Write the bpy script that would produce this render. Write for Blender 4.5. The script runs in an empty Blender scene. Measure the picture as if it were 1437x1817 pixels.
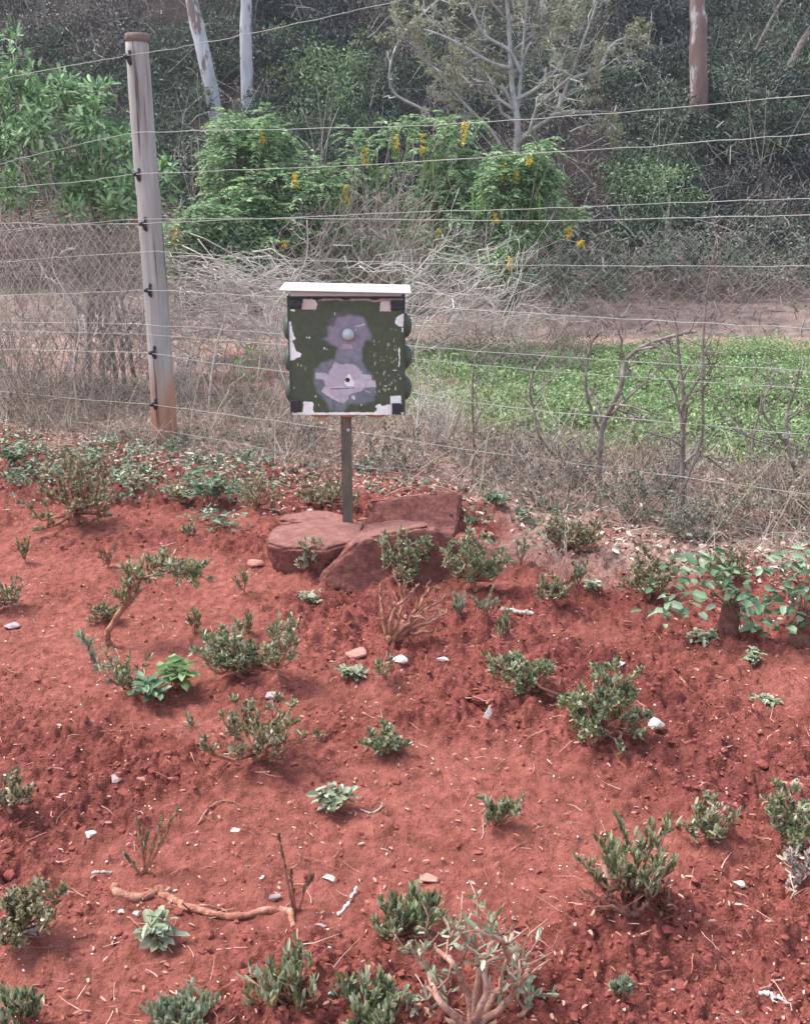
import bpy, bmesh, math, random
import numpy as np
from mathutils import Vector, Matrix
R = math.radians
C = bpy.context.scene.collection
S = bpy.context.scene

# ------------------------------------------------------------------ camera, sky, sun, exposure
F = 1788.0; CAMH = 1.35; PITCH = math.atan(533.5 / F)
cam_d = bpy.data.cameras.new("camera"); cam = bpy.data.objects.new("camera", cam_d); C.objects.link(cam)
cam.location = (0, 0, CAMH); cam.rotation_euler = (math.pi / 2 - PITCH, 0, 0)
cam_d.sensor_fit = 'HORIZONTAL'; cam_d.sensor_width = 36; cam_d.lens = F / 1437 * 36
cam_d.clip_start = 0.05; cam_d.clip_end = 2000
S.camera = cam
w = bpy.data.worlds.new("World"); S.world = w; w.use_nodes = True
nt = w.node_tree; nt.nodes.clear()
sky = nt.nodes.new('ShaderNodeTexSky'); sky.sky_type = 'NISHITA'; sky.sun_disc = False
SUN_EL, SUN_AZ = R(60), R(-75)           # azimuth from +Y towards +X
sky.sun_elevation = SUN_EL; sky.sun_rotation = SUN_AZ; sky.air_density = 1.0; sky.dust_density = 1.5; sky.ozone_density = 1.0
bg = nt.nodes.new('ShaderNodeBackground'); bg.inputs[1].default_value = 0.15
out = nt.nodes.new('ShaderNodeOutputWorld')
hs_ = nt.nodes.new('ShaderNodeHueSaturation'); hs_.inputs['Saturation'].default_value = .55   # thin white cloud over the blue
nt.links.new(sky.outputs[0], hs_.inputs['Color']); nt.links.new(hs_.outputs[0], bg.inputs[0]); nt.links.new(bg.outputs[0], out.inputs[0])
sd = bpy.data.lights.new("sun", 'SUN'); sd.energy = 2.0; sd.angle = R(20); sd.color = (1.0, 0.96, 0.9)
sun = bpy.data.objects.new("sun", sd); C.objects.link(sun)
dv = Vector((math.sin(SUN_AZ) * math.cos(SUN_EL), math.cos(SUN_AZ) * math.cos(SUN_EL), math.sin(SUN_EL)))
sun.rotation_euler = dv.to_track_quat('Z', 'Y').to_euler(); sun.location = (0, 0, 20)
S.view_settings.view_transform = 'Standard'; S.view_settings.look = 'None'
S.view_settings.exposure = 1.38; S.view_settings.gamma = 1
S.view_settings.use_curve_mapping = False
S.cycles.max_bounces = 5; S.cycles.transmission_bounces = 3; S.cycles.transparent_max_bounces = 4

# ------------------------------------------------------------------ helpers
def ray(px, py):
    a = (px - 718.5) / F; b = -(py - 908.5) / F
    c, s = math.cos(PITCH), math.sin(PITCH)
    return np.array([a, c + b * s, -s + b * c])
def at(px, py, Y):
    d = ray(px, py); t = Y / d[1]
    return np.array([d[0] * t, Y, CAMH + d[2] * t])
def gp(px, py, z=0.0):
    d = ray(px, py); t = (z - CAMH) / d[2]
    return np.array([d[0] * t, d[1] * t, z])
def scale_at(p):                      # photo pixels per metre at a point
    zc = p[1] * math.cos(PITCH) + (CAMH - p[2]) * math.sin(PITCH)
    return F / zc

def _h(ix, iy, seed):
    n = (ix.astype(np.int64) * 374761393 + iy.astype(np.int64) * 668265263 + seed * 1442695041) & 0xffffffff
    n = ((n ^ (n >> 13)) * 1274126177) & 0xffffffff
    n = (n ^ (n >> 16)) & 0xffffffff
    return n / 4294967295.0
def vn(x, y, seed=0):
    x = np.asarray(x, float); y = np.asarray(y, float)
    ix = np.floor(x); iy = np.floor(y); fx = x - ix; fy = y - iy
    fx = fx * fx * (3 - 2 * fx); fy = fy * fy * (3 - 2 * fy)
    a = _h(ix, iy, seed); b = _h(ix + 1, iy, seed); c = _h(ix, iy + 1, seed); d = _h(ix + 1, iy + 1, seed)
    return (a * (1 - fx) + b * fx) * (1 - fy) + (c * (1 - fx) + d * fx) * fy
def fbm(x, y, seed=0, o=4):
    r = 0; a = 0.5; f = 1.0; tot = 0
    for i in range(o):
        r = r + a * vn(x * f + 17.3 * i, y * f - 9.1 * i, seed + i); tot += a; a *= 0.5; f *= 2.03
    return r / tot
def sm(a, b, x):
    t = np.clip((x - a) / (b - a), 0, 1); return t * t * (3 - 2 * t)

FA = at(275, 785, 6.0); FA = np.array([-1.49, 6.0]); FB = np.array([1.65, 4.1])
fd = (FB - FA) / np.linalg.norm(FB - FA); fn = np.array([-fd[1], fd[0]])  # fn points away from camera
def fdist(x, y): return (x - FA[0]) * fn[0] + (y - FA[1]) * fn[1]
MOUNDS = []
def rough_mask(x, y):
    m = fbm(x * 1.1 + 3, y * 1.6, 5, 4)
    return sm(0.40, 0.62, m)
def height(x, y):
    x = np.asarray(x, float); y = np.asarray(y, float)
    r = rough_mask(x, y)
    h = (fbm(x * .9, y * .9, 1, 3) - .5) * .06
    h = h + (fbm(x * 5, y * 5, 2, 3) - .5) * (.012 + .026 * r)
    near = 1 - sm(6, 9, y)
    c = fbm(x * 20, y * 20, 3, 3); c2 = fbm(x * 48 + 9, y * 48, 13, 3)
    b1 = np.abs(2 * fbm(x * 17, y * 21, 16, 3) - 1); b2 = np.abs(2 * fbm(x * 38 + 4, y * 44, 19, 2) - 1)
    h = h + near * (.30 + .70 * r) * (.060 * np.minimum(b1, .30) + .022 * np.minimum(b2, .45))
    h = h + near * np.maximum(0, c - .48) * (.022 + .075 * r) + near * np.maximum(0, c2 - .46) * (.010 + .024 * r)
    ridg = 1 - np.abs(2 * fbm(x * 11, y * 13, 8, 2) - 1)
    h = h - near * np.maximum(0, ridg - .88) * .07 * (.15 + r)
    for (mx, my, mr, mh) in MOUNDS:
        d2 = ((x - mx) ** 2 + (y - my) ** 2) / (mr * mr)
        h = h + mh * np.exp(-d2)
    return h
def G(x, y): return float(height(np.array([x]), np.array([y]))[0])
def hill(x, y):
    x = np.asarray(x, float); y = np.asarray(y, float)
    yy0 = y; y = np.minimum(y, 36 + (y - 36) * .12)
    h = -0.1 + sm(10.2, 13.6, y) * .42 + np.maximum(0, y - 13.4 - .3 * (fbm(x * .3, 1.7, 31, 2) - .5)) * .72
    h = h + (fbm(x * .7, y * .7, 33, 3) - .5) * .7 * sm(12.5, 15, y) + (fbm(x * 3, y * 3, 34, 3) - .5) * .14 * sm(10.2, 11, y)
    return h

def tag(o, label=None, cat=None, group=None, kind=None):
    if label: o['label'] = label
    if cat: o['category'] = cat
    if group: o['group'] = group
    if kind: o['kind'] = kind
    return o
def empty(name, loc, label=None, cat=None, group=None):
    o = bpy.data.objects.new(name, None); C.objects.link(o); o.location = Vector([float(a) for a in loc])
    o.empty_display_size = .05
    tag(o, label, cat, group); return o

class MB:
    def __init__(s): s.v = []; s.q = []; s.t = []; s.n = 0
    def add(s, v, q=None, t=None):
        v = np.asarray(v, float).reshape(-1, 3)
        if q is not None and len(q): s.q.append(np.asarray(q, np.int64).reshape(-1, 4) + s.n)
        if t is not None and len(t): s.t.append(np.asarray(t, np.int64).reshape(-1, 3) + s.n)
        s.v.append(v); s.n += len(v)
    def tube(s, pts, rad, n=5):
        pts = np.asarray(pts, float); k = len(pts)
        rad = np.asarray(rad, float) * np.ones(k)
        d = np.gradient(pts, axis=0); d /= (np.linalg.norm(d, axis=1, keepdims=True) + 1e-9)
        ref = np.array([0.31, 0.17, 0.93]) if abs(d[0, 2]) < .85 else np.array([.9, .3, .1])
        a = np.cross(d, ref); a /= (np.linalg.norm(a, axis=1, keepdims=True) + 1e-9)
        b = np.cross(d, a)
        th = np.arange(n) * 2 * math.pi / n
        v = pts[:, None, :] + rad[:, None, None] * (np.cos(th)[None, :, None] * a[:, None, :] + np.sin(th)[None, :, None] * b[:, None, :])
        i = np.arange(k - 1)[:, None] * n; j = np.arange(n)[None, :]; j2 = (j + 1) % n
        q = np.stack([i + j, i + j2, i + n + j2, i + n + j], -1).reshape(-1, 4)
        vv = np.concatenate([v.reshape(-1, 3), pts[:1], pts[-1:]])
        m = k * n; jj = np.arange(n); jn = (jj + 1) % n
        t = np.concatenate([np.stack([jn, jj, np.full(n, m)], -1), np.stack([(k - 1) * n + jj, (k - 1) * n + jn, np.full(n, m + 1)], -1)])
        s.add(vv, q, t)
    def leaves(s, P, D, L, W, rng, fold=.35, curl=.25, up=None):
        P = np.asarray(P, float); N = len(P)
        if N == 0: return
        D = np.asarray(D, float); D = D / (np.linalg.norm(D, axis=1, keepdims=True) + 1e-9)
        L = (np.asarray(L) * np.ones(N))[:, None]; W = (np.asarray(W) * np.ones(N))[:, None]
        r = rng.normal(size=(N, 3))
        if up is not None: r = r * .45 + np.asarray(up)
        Sd = np.cross(D, r); Sd /= (np.linalg.norm(Sd, axis=1, keepdims=True) + 1e-9)
        Nn = np.cross(Sd, D)
        def pt(a, b, c): return P + D * L * a + Sd * W * b + Nn * (W * c * fold - L * curl * a * a * .6)
        V = np.stack([pt(0, 0, 0), pt(.3, -.40, 1), pt(.82, -.36, .9), pt(1, 0, 0), pt(.82, .36, .9), pt(.3, .40, 1), pt(.5, 0, 0)], 1)
        base = np.arange(N)[:, None] * 7
        q = np.concatenate([base + np.array([0, 6, 2, 1]), base + np.array([6, 3, 2, 2])[None, :] * 1], 0)
        q1 = base + np.array([0, 1, 2, 6]); q2 = base + np.array([0, 6, 4, 5])
        t1 = base + np.array([6, 2, 3]); t2 = base + np.array([6, 3, 4])
        s.add(V.reshape(-1, 3), np.concatenate([q1, q2]), np.concatenate([t1, t2]))
    def ribbons(s, P, D, L, W, rng, bend=.5):
        """thin curved blades"""
        P = np.asarray(P, float); N = len(P)
        D = np.asarray(D, float); D = D / np.linalg.norm(D, axis=1, keepdims=True)
        L = (np.asarray(L) * np.ones(N))[:, None]; W = (np.asarray(W) * np.ones(N))[:, None]
        B = rng.normal(size=(N, 3)) * bend; B[:, 2] -= bend * .4
        Sd = np.cross(D, rng.normal(size=(N, 3))); Sd /= np.linalg.norm(Sd, axis=1, keepdims=True)
        B2 = rng.normal(size=(N, 3)) * bend * .35
        V = []
        for a in (0, .33, .66, 1):
            c = P + D * L * a + B * L * a * a * .5 + B2 * L * math.sin(a * 3.1416 * 1.5) * .3
            ww = W * (1 - .6 * a) * .5
            V += [c - Sd * ww, c + Sd * ww]
        V = np.stack(V, 1)
        b = np.arange(N)[:, None] * 8
        q = np.concatenate([b + np.array([0, 1, 3, 2]), b + np.array([2, 3, 5, 4]), b + np.array([4, 5, 7, 6])])
        s.add(V.reshape(-1, 3), q)
    def blobs(s, P, rad, rng, squash=.7, sub=1, irr=.35):
        v0, t0 = ICO[sub]; N = len(P)
        P = np.asarray(P, float); rad = np.asarray(rad) * np.ones(N)
        sc = rng.uniform(.6, 1.35, (N, 1, 3)); sc[:, :, 2] *= squash
        jit = 1 + rng.uniform(-irr, irr, (N, len(v0), 1))
        V = v0[None] * sc * jit * rad[:, None, None]
        an = rng.uniform(0, 6.283, N); c, sn = np.cos(an)[:, None], np.sin(an)[:, None]
        V = np.stack([V[..., 0] * c - V[..., 1] * sn, V[..., 0] * sn + V[..., 1] * c, V[..., 2] + .25 * V[..., 0] * rng.uniform(-1, 1, (N, 1))], -1) + P[:, None, :]
        T = (t0[None] + (np.arange(N) * len(v0))[:, None, None]).reshape(-1, 3)
        s.add(V.reshape(-1, 3), None, T)
    def box(s, x0, x1, y0, y1, z0, z1):
        v = [(x, y, z) for z in (z0, z1) for y in (y0, y1) for x in (x0, x1)]
        s.add(v, [(0, 2, 3, 1), (4, 5, 7, 6), (0, 1, 5, 4), (2, 6, 7, 3), (0, 4, 6, 2), (1, 3, 7, 5)])
    def build(s, name, mat, parent=None, smooth=True, origin=None):
        me = bpy.data.meshes.new(name)
        V = np.concatenate(s.v) if s.v else np.zeros((0, 3))
        if origin is not None: V = V - np.asarray(origin, float)
        Q = np.concatenate(s.q) if s.q else np.zeros((0, 4), np.int64)
        T = np.concatenate(s.t) if s.t else np.zeros((0, 3), np.int64)
        me.vertices.add(len(V)); me.vertices.foreach_set('co', V.ravel().astype(np.float32))
        idx = np.concatenate([Q.ravel(), T.ravel()]); me.loops.add(len(idx)); me.loops.foreach_set('vertex_index', idx.astype(np.int32))
        npoly = len(Q) + len(T); me.polygons.add(npoly)
        st = np.concatenate([np.arange(len(Q)) * 4, len(Q) * 4 + np.arange(len(T)) * 3]).astype(np.int32)
        me.polygons.foreach_set('loop_start', st)
        me.update(calc_edges=True); me.validate()
        me.polygons.foreach_set('use_smooth', np.full(len(me.polygons), smooth))
        me.materials.append(mat)
        o = bpy.data.objects.new(name, me); C.objects.link(o)
        if origin is not None and parent is None: o.location = Vector([float(a) for a in origin])
        if parent is not None: o.parent = parent
        return o
def _ico(n):
    bm = bmesh.new(); bmesh.ops.create_icosphere(bm, subdivisions=n, radius=1)
    v = np.array([x.co[:] for x in bm.verts]); t = np.array([[a.index for a in f.verts] for f in bm.faces]); bm.free(); return v, t
ICO = {1: _ico(1), 2: _ico(2), 3: _ico(3)}

# ------------------------------------------------------------------ materials
def mat(name, rough=.8, spec=.3):
    m = bpy.data.materials.new(name); m.use_nodes = True
    b = m.node_tree.nodes['Principled BSDF']; b.inputs['Roughness'].default_value = rough
    b.inputs['Specular IOR Level'].default_value = spec
    return m, m.node_tree, b
def ramp(nt, fac, stops):
    r = nt.nodes.new('ShaderNodeValToRGB'); e = r.color_ramp.elements
    while len(e) > 1: e.remove(e[0])
    e[0].position = stops[0][0]; e[0].color = (*stops[0][1], 1)
    for p, c in stops[1:]:
        x = e.new(p); x.color = (*c, 1)
    nt.links.new(fac, r.inputs[0]); return r.outputs[0]
def noise(nt, scale, detail=4, rough=.6, vec=None, dist=0):
    n = nt.nodes.new('ShaderNodeTexNoise'); n.inputs['Scale'].default_value = scale; n.inputs['Detail'].default_value = detail
    n.inputs['Roughness'].default_value = rough; n.inputs['Distortion'].default_value = dist
    if vec is not None: nt.links.new(vec, n.inputs['Vector'])
    return n.outputs[0]
def coord(nt, scale=(1, 1, 1), kind='Object'):
    t = nt.nodes.new('ShaderNodeTexCoord'); mp = nt.nodes.new('ShaderNodeMapping'); mp.inputs['Scale'].default_value = scale
    nt.links.new(t.outputs[kind], mp.inputs[0]); return mp.outputs[0]
def mix(nt, fac, a, b, mode='MIX'):
    m = nt.nodes.new('ShaderNodeMix'); m.data_type = 'RGBA'; m.blend_type = mode
    for i, x in ((0, fac), (6, a), (7, b)):
        if isinstance(x, (int, float)): m.inputs[i].default_value = x
        elif isinstance(x, tuple): m.inputs[i].default_value = (*x, 1)
        else: nt.links.new(x, m.inputs[i])
    return m.outputs[2]
def bump(nt, b, h, strength, dist):
    n = nt.nodes.new('ShaderNodeBump'); n.inputs['Strength'].default_value = strength; n.inputs['Distance'].default_value = dist
    nt.links.new(h, n.inputs['Height']); nt.links.new(n.outputs[0], b.inputs['Normal'])
def leafmat(name, cols, trans=.25, rough=.5, spec=.35):
    m, nt, b = mat(name, rough, spec)
    g = nt.nodes.new('ShaderNodeNewGeometry')
    n = len(cols); c = ramp(nt, g.outputs['Random Per Island'], [((i + .5) / n, cc) for i, cc in enumerate(cols)])
    nt.links.new(c, b.inputs['Base Color'])
    if trans > 0:
        t = nt.nodes.new('ShaderNodeBsdfTranslucent'); nt.links.new(c, t.inputs[0])
        ms = nt.nodes.new('ShaderNodeMixShader'); ms.inputs[0].default_value = trans
        nt.links.new(b.outputs[0], ms.inputs[1]); nt.links.new(t.outputs[0], ms.inputs[2])
        nt.links.new(ms.outputs[0], nt.nodes['Material Output'].inputs[0])
    return m
def noisemat(name, cols, scale, rough=.85, spec=.2, bs=.4, bd=.01, stretch=(1, 1, 1), detail=5):
    m, nt, b = mat(name, rough, spec); v = coord(nt, stretch)
    n = noise(nt, scale, detail, .65, v); k = len(cols)
    nt.links.new(ramp(nt, n, [(.3 + .4 * i / max(1, k - 1), c) for i, c in enumerate(cols)]), b.inputs['Base Color'])
    bump(nt, b, noise(nt, scale * 2.5, 5, .7, v), bs, bd)
    return m

M = {}
M['green'] = leafmat('leaf_green', [(.095, .12, .055), (.19, .22, .105), (.28, .32, .16), (.43, .47, .29), (.62, .64, .47), (.24, .22, .12)])
M['olive'] = leafmat('leaf_olive', [(.13, .125, .06), (.20, .195, .095), (.30, .285, .155), (.29, .19, .12), (.46, .43, .28), (.60, .56, .42)])
M['grey'] = leafmat('leaf_grey', [(.20, .25, .15), (.33, .38, .25), (.56, .61, .47), (.24, .28, .17), (.42, .41, .27)])
M['broad'] = leafmat('leaf_broad', [(.08, .16, .08), (.14, .24, .13), (.24, .35, .21), (.38, .48, .34)])
M['lime'] = leafmat('leaf_lime', [(.12, .22, .07), (.20, .32, .12), (.31, .43, .20)], .35)
M['brown'] = leafmat('leaf_dry', [(.17, .09, .06), (.26, .15, .10), (.38, .26, .19), (.12, .06, .04)], .1)
M['shrub'] = leafmat('leaf_left_shrub', [(.06, .13, .055), (.13, .25, .10), (.23, .39, .17), (.37, .54, .32)], .3)
M['cassia'] = leafmat('leaf_pinnate', [(.09, .17, .075), (.17, .29, .125), (.27, .42, .18), (.40, .54, .31)], .3)
M['yellow'] = leafmat('petal_yellow', [(.75, .52, .03), (.85, .65, .10), (.60, .38, .03)], .2)
M['pod'] = leafmat('pod_green', [(.14, .26, .06), (.22, .34, .10)], .2)
M['crop'] = leafmat('leaf_crop', [(.17, .26, .10), (.25, .36, .15), (.34, .46, .22), (.44, .55, .31), (.23, .31, .13)], .3)
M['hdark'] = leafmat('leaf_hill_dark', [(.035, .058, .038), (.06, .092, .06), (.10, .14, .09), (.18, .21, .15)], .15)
M['hblue'] = leafmat('leaf_hill_blue', [(.022, .03, .031), (.042, .052, .05), (.08, .092, .085)], .1)  # darkest of the hillside leaf colours
M['hmid'] = leafmat('leaf_hill_mid', [(.07, .13, .06), (.12, .21, .085), (.19, .30, .13), (.29, .37, .21)], .2)
M['hbrown'] = leafmat('leaf_hill_brown', [(.07, .062, .06), (.12, .105, .095), (.19, .17, .15), (.27, .24, .21)], .1)
M['hgrey'] = leafmat('leaf_hill_grey', [(.09, .11, .085), (.14, .16, .12), (.21, .22, .17), (.29, .28, .23)], .15)
M['folive'] = leafmat('leaf_sparse_olive', [(.20, .22, .11), (.31, .32, .17), (.42, .42, .25)], .25)
M['straw'] = leafmat('dry_stalks', [(.28, .22, .17), (.45, .37, .30), (.62, .54, .46), (.20, .15, .11)], 0, .8, .15)
M['twig'] = noisemat('twig_bark', [(.19, .15, .12), (.35, .29, .25), (.52, .46, .41)], 14)
M['sapbark'] = noisemat('sapling_bark', [(.10, .075, .065), (.21, .17, .15), (.38, .33, .30)], 18)
M['paletwig'] = noisemat('bleached_twig', [(.34, .30, .27), (.53, .48, .44), (.70, .65, .61)], 14)
M['stem'] = noisemat('reddish_stem', [(.20, .08, .055), (.36, .16, .11), (.50, .27, .20)], 40)
M['root'] = noisemat('root_wood', [(.26, .09, .06), (.42, .17, .115), (.55, .27, .19), (.66, .46, .38)], 55, bs=.9)
M['limb'] = noisemat('bare_pink_limb', [(.28, .13, .095), (.46, .25, .19), (.64, .43, .36)], 45, bs=.8)
M['darkbark'] = noisemat('soil_caked_bark', [(.07, .03, .025), (.15, .065, .05), (.24, .11, .085)], 40)
M['greybark'] = noisemat('grey_tree_bark', [(.20, .19, .19), (.33, .32, .315), (.46, .45, .44)], 9)
M['white_chip'] = noisemat('pale_stone', [(.5, .42, .37), (.72, .66, .60), (.85, .81, .76)], 30)
M['pink_stone'] = noisemat('pink_stone', [(.34, .13, .10), (.50, .24, .19), (.60, .36, .30)], 18)
M['lilac'] = noisemat('grey_lilac_litter', [(.28, .2, .2), (.42, .33, .34), (.55, .47, .47)], 30)
M['wire'] = noisemat('galvanised_wire', [(.28, .27, .25), (.46, .45, .43)], 3, .6, .4)
M['plastic'] = noisemat('black_plastic', [(.012, .012, .02), (.03, .03, .045)], 30, .45, .5)

# soil
m, nt, b = mat('red_soil', .95, .12); M['soil'] = m
v = coord(nt)
def attr(nt, n):
    a = nt.nodes.new('ShaderNodeAttribute'); a.attribute_name = n; return a.outputs['Fac']
c1 = ramp(nt, noise(nt, 2.3, 5, .6, v), [(.3, (.165, .044, .036)), (.5, (.240, .070, .056)), (.72, (.325, .105, .082))])
c2 = ramp(nt, noise(nt, 26, 6, .7, v), [(.3, (.52, .50, .50)), (.5, (.95, .95, .95)), (.7, (1.35, 1.4, 1.45))])
cc = mix(nt, 1.0, c1, c2, 'MULTIPLY')
cd = ramp(nt, noise(nt, 120, 4, .7, v), [(.35, (.72, .70, .70)), (.5, (1, 1, 1)), (.66, (1.3, 1.35, 1.4))])
cc = mix(nt, 1.0, cc, cd, 'MULTIPLY')
dust = mix(nt, 1.0, (.375, .128, .094), c2, 'MULTIPLY')
inv = nt.nodes.new('ShaderNodeMath'); inv.operation = 'MULTIPLY_ADD'; inv.inputs[1].default_value = -.55; inv.inputs[2].default_value = .55
nt.links.new(attr(nt, 'rough'), inv.inputs[0])
cc = mix(nt, inv.outputs[0], cc, dust)
lit = ramp(nt, noise(nt, 38, 6, .75, v), [(.32, (.16, .09, .07)), (.45, (.33, .20, .16)), (.55, (.46, .33, .28)), (.68, (.58, .47, .41))])
cc = mix(nt, attr(nt, 'litter'), cc, lit)
fld = ramp(nt, noise(nt, 12, 5, .7, v), [(.35, (.035, .05, .02)), (.6, (.07, .10, .035)), (.7, (.14, .10, .06))])
cc = mix(nt, attr(nt, 'field'), cc, fld)
nt.links.new(cc, b.inputs['Base Color'])
bm_ = nt.nodes.new('ShaderNodeMath'); bm_.operation = 'MULTIPLY_ADD'; bm_.inputs[1].default_value = .55
nt.links.new(noise(nt, 150, 5, .75, v), bm_.inputs[0]); nt.links.new(noise(nt, 55, 6, .7, v), bm_.inputs[2])
def crumbs(scale):
    vo = nt.nodes.new('ShaderNodeTexVoronoi'); vo.inputs['Scale'].default_value = scale; nt.links.new(v, vo.inputs['Vector'])
    iv = nt.nodes.new('ShaderNodeMath'); iv.operation = 'MULTIPLY_ADD'; iv.inputs[1].default_value = -.32; nt.links.new(vo.outputs['Distance'], iv.inputs[0]); return iv
k1 = crumbs(75); k2 = crumbs(170); nt.links.new(bm_.outputs[0], k1.inputs[2]); nt.links.new(k1.outputs[0], k2.inputs[2])
bump(nt, b, k2.outputs[0], .85, .014)
M['clod'] = noisemat('soil_clod', [(.16, .044, .036), (.245, .072, .058), (.335, .108, .085)], 35, .95, .1, .6, .006)
# hillside earth
M['hillsoil'] = noisemat('hillside_earth', [(.045, .032, .028), (.085, .058, .050), (.13, .085, .07)], 1.3, .95, .1, .8, .2, detail=8)
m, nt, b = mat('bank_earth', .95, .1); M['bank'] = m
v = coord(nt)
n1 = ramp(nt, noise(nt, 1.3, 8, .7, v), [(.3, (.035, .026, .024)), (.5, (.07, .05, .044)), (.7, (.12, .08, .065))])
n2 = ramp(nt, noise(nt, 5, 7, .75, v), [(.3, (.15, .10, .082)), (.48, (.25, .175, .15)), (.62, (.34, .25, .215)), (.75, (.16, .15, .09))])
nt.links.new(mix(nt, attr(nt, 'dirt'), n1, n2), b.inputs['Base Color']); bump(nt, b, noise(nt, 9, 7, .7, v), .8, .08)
# rock
m, nt, b = mat('red_rock', .9, .2); M['rock'] = m
v = coord(nt)
c1 = ramp(nt, noise(nt, 4, 6, .65, v, .6), [(.3, (.14, .048, .042)), (.5, (.225, .082, .070)), (.68, (.33, .145, .115))])
c2 = ramp(nt, noise(nt, 45, 5, .7, v), [(.3, (.62, .6, .6)), (.55, (1, 1, 1)), (.72, (1.45, 1.5, 1.55))])
cc = mix(nt, 1.0, c1, c2, 'MULTIPLY')
g = nt.nodes.new('ShaderNodeNewGeometry'); sx = nt.nodes.new('ShaderNodeSeparateXYZ'); nt.links.new(g.outputs['Normal'], sx.inputs[0])
mr = nt.nodes.new('ShaderNodeMapRange'); mr.inputs[1].default_value = .72; mr.inputs[2].default_value = .97; mr.inputs[4].default_value = .75
nt.links.new(sx.outputs[2], mr.inputs[0])
topc = ramp(nt, noise(nt, 20, 5, .7, v), [(.35, (.30, .13, .105)), (.65, (.47, .235, .195))])
cc = mix(nt, mr.outputs[0], cc, topc)        # paler pinkish red on the level tops
nt.links.new(cc, b.inputs['Base Color']); bump(nt, b, noise(nt, 28, 8, .75, v), 1.0, .022)
# fence post wood
m, nt, b = mat('weathered_post', .85, .2); M['post'] = m
v = coord(nt, (1, 1, .06))
cw = ramp(nt, noise(nt, 22, 6, .7, v), [(.3, (.21, .20, .185)), (.5, (.34, .325, .31)), (.7, (.48, .465, .45))])
t = nt.nodes.new('ShaderNodeTexCoord'); sx = nt.nodes.new('ShaderNodeSeparateXYZ'); nt.links.new(t.outputs['Object'], sx.inputs[0])
ad = nt.nodes.new('ShaderNodeMath'); ad.operation = 'MULTIPLY_ADD'; ad.inputs[1].default_value = .5
nt.links.new(noise(nt, 5, 4, .6), ad.inputs[0]); nt.links.new(sx.outputs[2], ad.inputs[2])
mr = nt.nodes.new('ShaderNodeMapRange'); mr.inputs[1].default_value = .50; mr.inputs[2].default_value = .78; mr.inputs[3].default_value = .95; mr.inputs[4].default_value = 0
nt.links.new(ad.outputs[0], mr.inputs[0])
cw = mix(nt, mr.outputs[0], cw, ramp(nt, noise(nt, 20, 5, .7, v), [(.3, (.26, .115, .07)), (.7, (.46, .23, .155))]))  # soil splash at the foot
crk = ramp(nt, noise(nt, 34, 3, .5, coord(nt, (1, 1, .035))), [(.33, (.3, .28, .27)), (.42, (1, 1, 1))])
cw = mix(nt, 1.0, cw, crk, 'MULTIPLY')
nt.links.new(cw, b.inputs['Base Color']); bump(nt, b, noise(nt, 34, 5, .7, coord(nt, (1, 1, .05))), .6, .006)
M['posttop'] = noisemat('post_band', [(.12, .09, .08), (.19, .145, .125), (.27, .22, .19)], 14)
# gum trunks
def gum(name, cols, dark):
    m, nt, b = mat(name, .8, .2); v = coord(nt, (1, 1, .22))
    a = ramp(nt, noise(nt, 7, 6, .65, v), [(.3, cols[0]), (.5, cols[1]), (.68, cols[2])])
    p = ramp(nt, noise(nt, 5, 4, .6, coord(nt, (1, 1, .35))), [(.56, (0, 0, 0)), (.62, (1, 1, 1))])
    nt.links.new(mix(nt, p, a, dark), b.inputs['Base Color']); bump(nt, b, noise(nt, 16, 5, .7, v), .5, .02); return m
M['gumwhite'] = gum('pale_gum_bark', [(.30, .31, .34), (.46, .47, .50), (.60, .61, .64)], (.20, .15, .14))
M['gumred'] = gum('red_gum_bark', [(.14, .085, .08), (.22, .135, .125), (.30, .20, .19)], (.42, .39, .40))
# box
M['boxgreen'] = noisemat('dark_green_paint', [(.035, .048, .038), (.06, .078, .058), (.10, .115, .09)], 9, .55, .4, .2, .003)
M['roofwhite'] = noisemat('white_sheet', [(.50, .51, .54), (.68, .69, .72)], 6, .45, .4, .1, .002)
M['terracotta'] = noisemat('terracotta_plastic', [(.42, .19, .13), (.60, .34, .26)], 12, .6)
M['navy'] = noisemat('navy_plastic', [(.014, .016, .05), (.03, .035, .085)], 12, .4, .5)
M['polebrown'] = noisemat('brown_painted_steel', [(.07, .06, .048), (.12, .10, .08), (.21, .17, .135)], 22, .7, .3, .3, .004, (1, 1, .3))
M['ball'] = noisemat('pale_ball', [(.42, .50, .52), (.56, .64, .66)], 30, .4, .5, .3, .003)
m, nt, b = mat('painted_front', .5, .4); M['front'] = m
a = nt.nodes.new('ShaderNodeAttribute'); a.attribute_name = 'paint'
nn = ramp(nt, noise(nt, 70, 5, .7, coord(nt)), [(.3, (.8, .8, .8)), (.7, (1.15, 1.15, 1.15))])
nt.links.new(mix(nt, 1.0, a.outputs['Color'], nn, 'MULTIPLY'), b.inputs['Base Color'])
bump(nt, b, noise(nt, 60, 4, .6, coord(nt)), .15, .002)

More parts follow.
